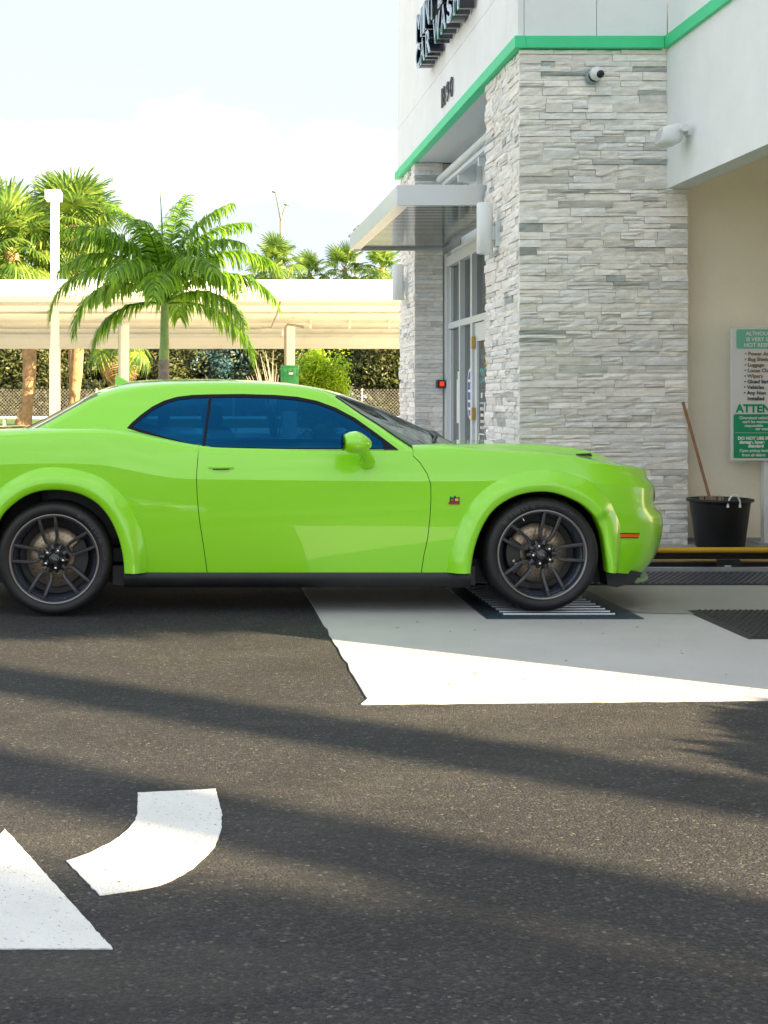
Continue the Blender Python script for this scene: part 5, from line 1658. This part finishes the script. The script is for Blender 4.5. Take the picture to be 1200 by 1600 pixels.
def gsel(f): return f.calc_center_median().y < Sd + .47
cut(ghb, wp_, gsel, .03)
winbm = extract(ghb, wp_, gsel)
finish(ghb, 'roof', M['paint'], car)
# windows: black surround ring + two panes
wi = inset_poly(wp_, .021)
cut(winbm, wi, None, .03)
pane = extract(winbm, wi)
o = finish(winbm, 'window_seal', M['trim_black'], car, mirror=False); mirror_mesh(o, 'window_seal', car)
for v in pane.verts: v.co.y += .004
bx_, _, bz_ = onG(322, 660)
divp = [(onG(313.5, 708)[0], onG(313.5, 708)[2] - .03), (onG(331, 612)[0], onG(331, 612)[2] + .03)]
big = [(divp[0][0], .8), (3, .8), (3, 1.6), (divp[1][0] + (divp[1][0] - divp[0][0]) * .6, 1.6)]
big = [divp[0], (3, divp[0][1]), (3, divp[1][1]), divp[1]]
cut(pane, big, None, .05)
pf = extract(pane, big)
o = finish(pf, 'door_glass', M['tint'], car, mirror=False); mirror_mesh(o, 'door_glass', car)
o = finish(pane, 'quarter_glass', M['tint'], car, mirror=False); mirror_mesh(o, 'quarter_glass', car)
b = MB()
pts = [onG(*p) for p in [(316.5, 703), (319, 690), (322, 670), (325.5, 645), (329, 620)]]
for d in (0,):
    rws = [[(p[0] - .009, Sd + p[1] - .001, p[2]), (p[0] + .009, Sd + p[1] - .001, p[2])] for p in pts]
    b.grid(rws)
o = b.build('pillar_seal', M['trim_black'], car); mirror_mesh(o, 'pillar_seal', car)
b = MB()
rws = [[(p[0], Sd + p[1] - .003, p[2] - .006), (p[0], Sd + p[1] - .003, p[2] + .006)] for p in [onG(x_, 703.5 + (1.5 if x_ > 380 else 0)) for x_ in range(322, 628, 15)]]
b.grid(rws, flip=True); o = b.build('belt_moulding', M['trim_black'], car); mirror_mesh(o, 'belt_moulding', car)
# mirror sail triangle
t_ = [onG(*p) for p in [(596, 683), (624, 703.5), (600, 703.5)]]
b = MB(); b.add([(p[0], Sd + p[1] - .002, p[2]) for p in t_], [(0, 1, 2)]); o = b.build('mirror_sail', M['trim_black'], car); mirror_mesh(o, 'mirror_sail', car)
finish(ws, 'windshield', M['windshield'], car)
finish(rw, 'rear_window', M['windshield'], car)
# black edging along windscreen and rear window
for (ka, kb_, nm) in ((1, kw1, 'windshield_trim'), (kr0, NTT - 3, 'rear_window_trim')):
    b = MB(); rws = []
    for k in range(ka, kb_ + 1):
        p = Vector(gh[k][j0 + (0 if nm[0] == 'w' else 1)]); q_ = Vector(gh[k][j0 + 2])
        d = (q_ - p).normalized()
        rws.append([p - d * .004 + Vector((0, -.001, .003)), p + d * .014 + Vector((0, 0, .003))])
    b.grid(rws, flip=True); o = b.build(nm, M['trim_black'], car); mirror_mesh(o, nm, car)

# handle
hb_ = MB(); yh = Sd + prof_yo(hx, hz)
hb_.box(hx - .078, hx + .078, yh - .004, yh + .012, hz + .002, hz + .016)
hb_.build('door_handle', M['paint'], door1, bevel=.003)
b = MB()
rws = []
for i in range(13):
    a = PI * i / 12
    rws.append([(hx - .076 * math.cos(a) * r_, yh + .001 + .0085 * (1 - r_ ** 2), hz + .009 - .038 * math.sin(a) * r_) for r_ in (1.0, .85, .6, .3, .02)])
b.grid(rws, flip=True); b.build('handle_recess', M['paint'], door1)
b = MB(); b.box(hx - .05, hx + .05, yh - .002, yh + .01, hz - .003, hz + .001); b.build('handle_slot', M['gap'], door1)

# side skirt and underbody
b = MB()
def skirt_row(x): return [(x, Sd + .085, .262), (x, Sd + .075, .245), (x, Sd + .085, .20), (x, Sd + .12, .165), (x, Sd + .30, .16)]
xa, xb = cyo(193, 0, .05)[0], cyo(738, 0, .05)[0]
b.grid([skirt_row(x) for x in np.linspace(xa, xb, 12)], flip=True); o = b.build('side_skirt', M['skirt'], car); mirror_mesh(o, 'side_skirt', car)
b = MB(); b.box(-1.75, 2.80, Sd + .32, 2 * YC - Sd - .32, .17, .32); b.build('underbody', M['plastic_black'], car)  # plain dark box added to block light beneath the car
b = MB(); b.box(cyo(175, 0, .05)[0], xb + .03, Sd + .12, 2 * YC - Sd - .12, .18, .30); b.build('floor_pan', M['plastic_black'], car)
# front lower plastics
b = MB()
fl = [(cyo(955, 893, .12)), (cyo(960, 910, .12)), (cyo(1000, 912, .3)), (2.82, .20), (2.86, .245)]
b.prism_y([(2.53, .30), (2.545, .17), (2.60, .16), (2.70, .185), (2.76, .25)], Sd + .16, 2 * YC - Sd - .16); b.build('front_undertray', M['plastic_black'], car)
b = MB()
lp = [contour(i, 14) for i in range(14)]
rws = []
for p in lp:
    x = 2.33 + (p[0] + .60) / .60 * (2.86 - 2.33) if p[0] < 0 else 2.86 + p[0]
    yo = .10 + p[1] * .9
    if x < 2.62: continue
    rws.append([(x - .05, Sd + yo + .03, .215), (x + .035, Sd + yo - .01, .19), (x + .035, Sd + yo - .01, .182), (x - .08, Sd + yo + .05, .19)])
b.grid(rws); o = b.build('front_splitter', M['lip'], car); mirror_mesh(o, 'front_splitter', car)

# front grille, headlamps, tail lamps (round the corners of the car)
b = MB()
rws = []
for i in range(12):
    yo = .64 + .36 * i / 11; 
    T = CONT; dx = np.interp(yo, [t[1] for t in T], [t[0] for t in T])
    rws.append([(tab(z, XE) + dx - .004, Sd + yo, z) for z in (.645, .69, .74, .775)])
b.grid(rws, flip=True); o = b.build('grille', M['plastic_black'], car); mirror_mesh(o, 'grille', car)
for yo in (.60, .78):
    dx = np.interp(yo, [t[1] for t in CONT], [t[0] for t in CONT])
    b = MB(); b.lathe([(0, 0), (.06, .004), (.068, -.004)], (tab(.71, XE) + dx - .004, Sd + yo, .71), axis='x', n=20); o = b.build('headlight', M['headlamp'], car); mirror_mesh(o, 'headlight', car)
b = MB()
rws = []
for i in range(10):
    yo = .22 + .62 * i / 9; dx = np.interp(yo, [t[1] for t in CONT], [t[0] for t in CONT])
    rws.append([(tab(z, XEr) - dx * .7 - .006 if dx > 0 else -1.40 + (dx + .60) / .60 * (tab(z, XEr) + 1.40) - .006, Sd + yo, z) for z in (.80, .88, .96)])
b.grid(rws); o = b.build('taillight', M['red_lens'], car); mirror_mesh(o, 'taillight', car)
b = MB(); b.prism_y([(-1.98, 1.12), (-1.80, 1.135), (-1.78, 1.15), (-2.0, 1.165)], Sd + .3, 2 * YC - Sd - .3); b.build('spoiler', M['paint'], car, bevel=.004)

# side marker
def front_side(px, py):
    """point on the bumper side for photo position"""
    yo = .1
    for _ in range(8):
        x, z = cyo(px, py, yo)
        best = min((abs(colpoint(c, z)[0] - x), colpoint(c, z)[1]) for c in cols_[-NCONT - 3:])
        yo = yo * .3 + best[1] * .7
    cs = sorted((colpoint(c, z) for c in cols_[-NCONT - 8:]), key=lambda q: q[0])
    yo = float(np.interp(x, [q[0] for q in cs], [q[1] for q in cs]))
    return Vector((x, Sd + yo, z))
mk = []
for px in np.linspace(959.5, 1000, 7):
    f = (px - 959.5) / 40.5
    mk.append([front_side(px - 2 * f, 839.5 + .0 * f) + Vector((.0, -.006, 0)), front_side(px, 834) + Vector((0, -.008, 0))])
b = MB(); b.grid(mk, flip=True); mo = b.build('side_marker', M['orange'], car); mirror_mesh(mo, 'side_marker', car)
b = MB(); mk2 = [[a + Vector((0, .003, -.006)), c + Vector((0, .003, .005))] for a, c in mk]
b.grid(mk2, flip=True); b.build('marker_bezel', M['gap'], car)
# bumper shut line at the flare
b = MB(); rws = []
for px in np.linspace(944, 976, 6):
    p = front_side(px, 820.5)
    yo = min(p.y, Sd + .02 + .03 * (px - 944) / 32)
    rws.append([(p.x, yo - .012, p.z - .003), (p.x, yo - .012, p.z + .003)])
# badge on the wing: small abstract red, black and yellow emblem
bx0, bz0 = cyo(709.5, 781, .055); yb = Sd + prof_yo(bx0, bz0) - .004
bd_ = MB(); bd_.box(bx0 - .035, bx0 + .033, yb - .002, yb + .004, bz0 - .028, bz0 - .012); eb = bd_.build('wing_badge', mat('badge_red', (0.35, 0.02, 0.03), 0.3), car, bevel=.001)
b = MB(); b.prism_y([(bx0 - .028, bz0 - .012), (bx0 + .030, bz0 - .012), (bx0 + .032, bz0 + .018), (bx0 + .012, bz0 + .014), (bx0 + .004, bz0 + .028), (bx0 - .008, bz0 + .012), (bx0 - .026, bz0 + .022)], yb - .003, yb + .004); b.build('badge_plate', M['print_black'], eb)
b = MB(); b.box(bx0 + .004, bx0 + .024, yb - .005, yb - .002, bz0 - .006, bz0 + .010); b.build('badge_patch', mat('badge_yellow', (0.75, 0.45, 0.05), 0.3), eb)
b = MB(); b.box(bx0 - .020, bx0 - .004, yb - .005, yb - .002, bz0 - .006, bz0 + .006); b.build('badge_patch', mat('badge_bronze', (0.25, 0.13, 0.05), 0.3), eb)

# door mirror
mx, mz = cyo(555, 691.5, -.08)
mr = MB(); mr.ell((0, 0, 0), (.096, .11, .070), 24, 16, p=.93)
for i, v in enumerate(mr.v):
    x, y, z = v
    if x < 0: x = max(x, -.078)
    z += -.10 * max(0, x) * 0 ; k = 1 - .32 * sstep(0, .1, x)
    z = z * k - .12 * max(0, x) * .6
    mr.v[i] = (mx + x + .004, Sd - .085 + y, mz + z)
mo = mr.build('mirror', M['paint'], car)
stx, stz = cyo(574, 722, .06)
b = MB(); b.tube([(mx + .045, Sd - .06, mz - .02), (mx + .055, Sd - .0, mz - .055), (stx - .008, Sd + .03, stz + .035), (stx, Sd + .085, stz + .0)], [.045, .034, .036, .050], 18)
for i, v in enumerate(b.v): b.v[i] = (v[0], v[1], v[2])
b.build('mirror_stalk', M['paint'], mo)
b = MB(); b.ell((mx - .078, Sd - .085, mz), (.004, .085, .05), 16, 8, p=.8); b.build('mirror_glass', M['windshield'], mo)
for o in (mo,):
    o2 = mirror_mesh(o, 'mirror', car)
    for ch in children(o): mirror_mesh(ch, ch.name.split('.')[0], o2)

# shark-fin aerial
ax, az = cyo(192, 597, 1.0)
b = MB(); zb_ = az - .02
fin = [(ax - .055, zb_ - .01), (ax - .045, zb_ + .075), (ax - .02, zb_ + .055), (ax + .03, zb_ + .028), (ax + .085, zb_ + .012), (ax + .11, zb_ - .01)]
b.prism_y(fin, YC - .018, YC + .018); b.build('aerial_fin', M['paint'], car, bevel=.006)

# bonnet vent slot, wipers, cowl
vx, vz = cyo(905, 713, .40)
b = MB(); b.add([(vx - .06, Sd + .46, .99), (vx + .05, Sd + .46, .985), (vx + .06, Sd + .62, .99), (vx - .05, Sd + .62, .995)], [(0, 1, 2, 3)])
from mathutils.bvhtree import BVHTree
hbm = bmesh.new(); hbm.from_mesh(hood.data); tree_ = BVHTree.FromBMesh(hbm)
def on_hood(x, yo, lift=.003):
    h = tree_.ray_cast(Vector((x, Sd + yo, 3)), Vector((0, 0, -1)))
    return Vector((x, Sd + yo, (h[0].z if h[0] else 1.0) + lift))
rws = []
for i in range(6):
    t = i / 5; rws.append([on_hood(2.42 + .11 * t, .40 + .04 * t + d) for d in (0, .012, .024, .036)])
b = MB(); b.grid(rws); b.build('bonnet_vent', M['gap'], hood)
b = MB()
rws = []
for i in range(14):
    yo = .16 + .84 * i / 13; xc_ = 1.33 + .40 * (1 - (1 - i / 13) ** 1.8)
    rws.append([(xc_ - .03, Sd + yo, 1.01 - .012 * i / 13), (xc_ + .02, Sd + yo, 1.028), (xc_ + .09, Sd + yo, 1.022)])
b.grid(rws, flip=False); o = b.build('cowl_panel', M['plastic_black'], car); mirror_mesh(o, 'cowl_panel', car)
for (pa, pb_, bow) in (((1.50, .40, 1.03), (1.60, 1.02, 1.05), .0), ((1.66, .95, 1.045), (1.52, 1.62, 1.05), 0)):
    A = Vector((pa[0], Sd + pa[1], pa[2] + .01)); B_ = Vector((pb_[0], Sd + pb_[1], pb_[2] + .03))
    b = MB(); b.tube([A, A.lerp(B_, .3) + Vector((.02, 0, .035)), A.lerp(B_, .7) + Vector((-.02, 0, .045)), B_], [.014, .012, .009, .006], 8)
    b.tube([A.lerp(B_, .1) + Vector((-.05, 0, .02)), B_ + Vector((-.05, .1, .03))], .007, 6); b.build('wiper', M['plastic_black'], car)

# interior
b = MB(); b.box(-.95, 1.5, Sd + .18, 2 * YC - Sd - .18, .32, .40); b.build('cabin_floor', M['interior'], car)
b = MB(); b.box(1.15, 1.60, Sd + .22, 2 * YC - Sd - .22, .70, .93); b.build('dashboard', M['interior'], car, bevel=.05)
b = MB(); b.box(-1.0, -.45, Sd + .22, 2 * YC - Sd - .22, .40, .96); b.build('rear_seat', M['interior'], car, bevel=.06)
for yo in (.38, 1.18):
    b = MB(); x0_ = .28
    b.box(x0_, x0_ + .52, Sd + yo, Sd + yo + .46, .45, .62)
    b.prism_y([(x0_ - .22, 1.12), (x0_ - .06, 1.14), (x0_ + .14, .60), (x0_ - .02, .55)], Sd + yo, Sd + yo + .46)
    st_ = b.build('seat', M['interior'], car, bevel=.04)
    b = MB(); b.ell((x0_ - .19, Sd + yo + .23, 1.20), (.07, .14, .10), 16, 10, p=.7); b.build('headrest', M['interior'], st_)
b = MB(); b.tube([(1.0 + .07 * math.cos(a), Sd + 1.42 + .18 * math.sin(a), .93 + .17 * math.cos(a)) for a in [2 * PI * k / 20 for k in range(21)]], .015, 8); b.build('steering_wheel', M['interior'], car)

# ---- wheels
def wheel(cx, cz, rot, y0_, label_rot, front):
    w = bpy.data.objects.new('wheel', None); col.objects.link(w); w.parent = car
    w.matrix_parent_inverse = world_of(car).inverted(); w.location = (cx, y0_, cz)
    c = (cx, y0_, cz)
    RT = .352
    W = .29
    prof = [(.268, .022), (.276, .006), (.285, .0), (.300, -.006), (.318, -.006), (.332, .002), (.343, .018), (.350, .04), (RT, .075), (RT, W - .075), (.343, W - .02), (.32, W), (.27, W - .01)]
    b = MB(); b.lathe(prof, c, 'y', 72); ty = b.build('tyre', M['tyre'], w)
    # tread blocks on the shoulder
    b = MB()
    for k in range(60):
        a = 2 * PI * k / 60
        ca, sa = math.cos(a), math.sin(a); ta = Vector((-sa, 0, ca)); ra = Vector((ca, 0, sa))
        def q(r, y, t): return Vector(c) + ra * r + Vector((0, y, 0)) + ta * t
        b.add([q(.3445, .016, -.012), q(.3445, .016, .012), q(.3535, .075, .012), q(.3535, .075, -.012), q(.338, .02, -.012), q(.338, .02, .012)], [(0, 1, 2, 3), (0, 4, 5, 1)])
        b.add([q(.3548, .085, -.014), q(.3548, .085, .012), q(.3548, .2, .012), q(.3548, .2, -.014)], [(0, 1, 2, 3)])
    b.build('tread', M['tyre'], ty, kind='stuff')
    # raised lettering
    def arc(s, a0, step, size, r=.306):
        a = a0
        for ch in s:
            if ch != ' ':
                U = Vector((math.sin(math.radians(a)), 0, -math.cos(math.radians(a)))); V = Vector((math.cos(math.radians(a)), 0, math.sin(math.radians(a))))
                text_mesh(ch, size, .0008, M['tyre_text'], 'tyre_letter', ty, Vector(c) + V * (r - size * .35) + Vector((0, -.0062, 0)) - U * size * .3, U, V, bold=.0006, resolution=1)
            a -= step
    arc('MICHELIN', label_rot, 5.4, .030)
    arc('PILOT SPORT 4S', label_rot - 48, 2.9, .014, .308)
    # rim
    b = MB(); b.lathe([(.276, .016), (.279, .008), (.274, .002), (.266, .004), (.262, .012)], c, 'y', 72); rim = b.build('rim', M['rim_edge'], w)
    b = MB(); b.lathe([(.262, .012), (.256, .030), (.250, .045), (.236, .052), (.232, .12), (.228, .27)], c, 'y', 72); b.build('barrel', M['barrel'], rim)
    b = MB(); b.lathe([(.228, .16), (0.0, .20)], c, 'y', 40); b.build('backing', M['plastic_black'], rim)
    for k in range(5):
        A = math.radians(rot + 72 * k)
        ra = Vector((math.cos(A), 0, math.sin(A))); ta = Vector((-math.sin(A), 0, math.cos(A)))
        def q(r, t, y): return Vector(c) + ra * r + ta * t + Vector((0, y, 0))
        # closed loop: out along one bar, across under the rim, back, rounded at the hub
        loop = [(.256, .050), (.22, .047), (.17, .043), (.130, .039), (.106, .031), (.093, .017), (.090, 0)]
        loop = loop + [(r, -t) for r, t in loop[-2::-1]] + [(.263, -.026), (.2645, 0), (.263, .026)]
        n = len(loop); hw = .0098
        rowsA = []
        pts = [Vector((r, t)) for r, t in loop]
        for i in range(n):
            p = pts[i]; d = (pts[(i + 1) % n] - pts[i - 1]).normalized(); nn = Vector((-d.y, d.x))
            y = .018 + .030 * sstep(.20, .09, p.x) if False else .012 + .022 * (1 - sstep(.08, .22, p.x))
            a_, b_ = p + nn * hw, p - nn * hw
            i_, o_ = p + nn * hw * .55, p - nn * hw * .55
            rowsA.append([q(a_.x, a_.y, y + .045), q(a_.x, a_.y, y + .006), q(i_.x, i_.y, y), q(o_.x, o_.y, y), q(b_.x, b_.y, y + .006), q(b_.x, b_.y, y + .045)])
        rowsA.append(rowsA[0])
        b = MB(); b.grid(rowsA, smooth=False); so_ = b.build('spoke', [M['rim'], M['rim_edge']], rim)
        for fi, pl in enumerate(so_.data.polygons):
            if fi % 5 in (1, 3): pl.material_index = 1  # edge highlight put into the colour: chamfers take the paler metal
        b = MB(); b.tube([q(.066, 0, .045), q(.092, 0, .040)], [.022, .014], 10); b.build('spoke_root', M['rim'], rim)
        A2 = A + math.radians(36)
        u = Vector((math.cos(A2), 0, math.sin(A2)))
        # web between neighbouring loops at the hub
        b = MB(); b.tube([Vector(c) + u * .035 + Vector((0, .045, 0)), Vector(c) + u * .088 + Vector((0, .052, 0))], [.026, .010], 10); b.build('spoke_web', M['rim'], rim)
        lp_ = Vector(c) + u * .056 + Vector((0, .014, 0))
        b = MB(); b.lathe([(0, -.012), (.006, -.012), (.0095, -.007), (.010, .02)], lp_, 'y', 12); b.build('lug_nut', M['lug'], rim)
    b = MB(); b.lathe([(0, .028), (.030, .028), (.034, .031), (.036, .036), (.066, .040), (.074, .05), (.078, .09)], c, 'y', 40); b.build('hub', M['rim'], rim)
    b = MB()
    for s in (-.009, .006):
        b.add([Vector(c) + Vector(v) for v in [(s - .010, .0265, .009), (s - .004, .0265, .009), (s + .012, .0265, -.009), (s + .006, .0265, -.009)]], [(0, 1, 2, 3)])
    b.build('cap_stripes', M['lug'], rim)
    # brake
    b = MB(); b.lathe([(.06, .135), (.085, .13), (.182, .13), (.184, .134), (.184, .15)], c, 'y', 60); dsc = b.build('brake_disc', M['disc'], w)
    b = MB(); b.lathe([(.0, .10), (.075, .10), (.082, .128)], c, 'y', 40); b.build('disc_hat', M['caliper'], dsc)
    b = MB()
    for k in range(30):
        a = 2 * PI * k / 30
        for r_ in (.11, .135, .16):
            aa = a + r_ * 3; b.lathe([(0, .1292), (.0035, .1292)], (cx + r_ * math.cos(aa), y0_, cz + r_ * math.sin(aa)), 'y', 6)
    b.build('drill_holes', M['gap'], dsc, kind='stuff')
    ac = math.radians(185 if front else 0); b = MB()
    po = []
    for k in range(11): a = ac - .62 + 1.24 * k / 10; po.append((cx + .205 * math.cos(a), cz + .205 * math.sin(a)))
    for k in range(10, -1, -1): a = ac - .55 + 1.10 * k / 10; po.append((cx + .118 * math.cos(a), cz + .118 * math.sin(a)))
    b.prism_y(po, y0_ + .088, y0_ + .15); cal = b.build('caliper', M['caliper'], w, bevel=.006)
    b = MB(); b.lathe([(0, .085), (.008, .085)], (cx + .165 * math.cos(ac + .2), y0_, cz + .165 * math.sin(ac + .2)), 'y', 12); b.build('caliper_badge', M['lug'], cal)
    b = MB(); vp = math.radians(118 if front else 285); b.tube([(cx + .25 * math.cos(vp), y0_ + .02, cz + .25 * math.sin(vp)), (cx + .235 * math.cos(vp), y0_ + .012, cz + .235 * math.sin(vp))], .003, 6); b.build('valve', M['lug'], rim)
    return w
fx_, fz_ = cyo(849, 866.5, .0); rx_, rz_ = cyo(84, 874.5, .0)
def far_copy(w, dy):
    """the wheel on the far side of the car"""
    def cp_(o, parent):
        c = o.copy(); col.objects.link(c); c.parent = parent; c.matrix_parent_inverse = o.matrix_parent_inverse.copy()
        for k in children(o): cp_(k, c)
        return c
    kids = children(w)
    c = w.copy(); col.objects.link(c)
    for k in kids: cp_(k, c)
    c.location = (w.location.x, w.location.y + dy, w.location.z)
    c.rotation_euler = (0, 0, PI)
    return c
ZG = .022
wf = wheel(fx_, .352 + ZG + .004, 3, Sd + .015, 140, True)
wr_ = wheel(rx_, .352, 28, Sd + .005, 60, False)
far_copy(wf, 1.97); far_copy(wr_, 1.97)
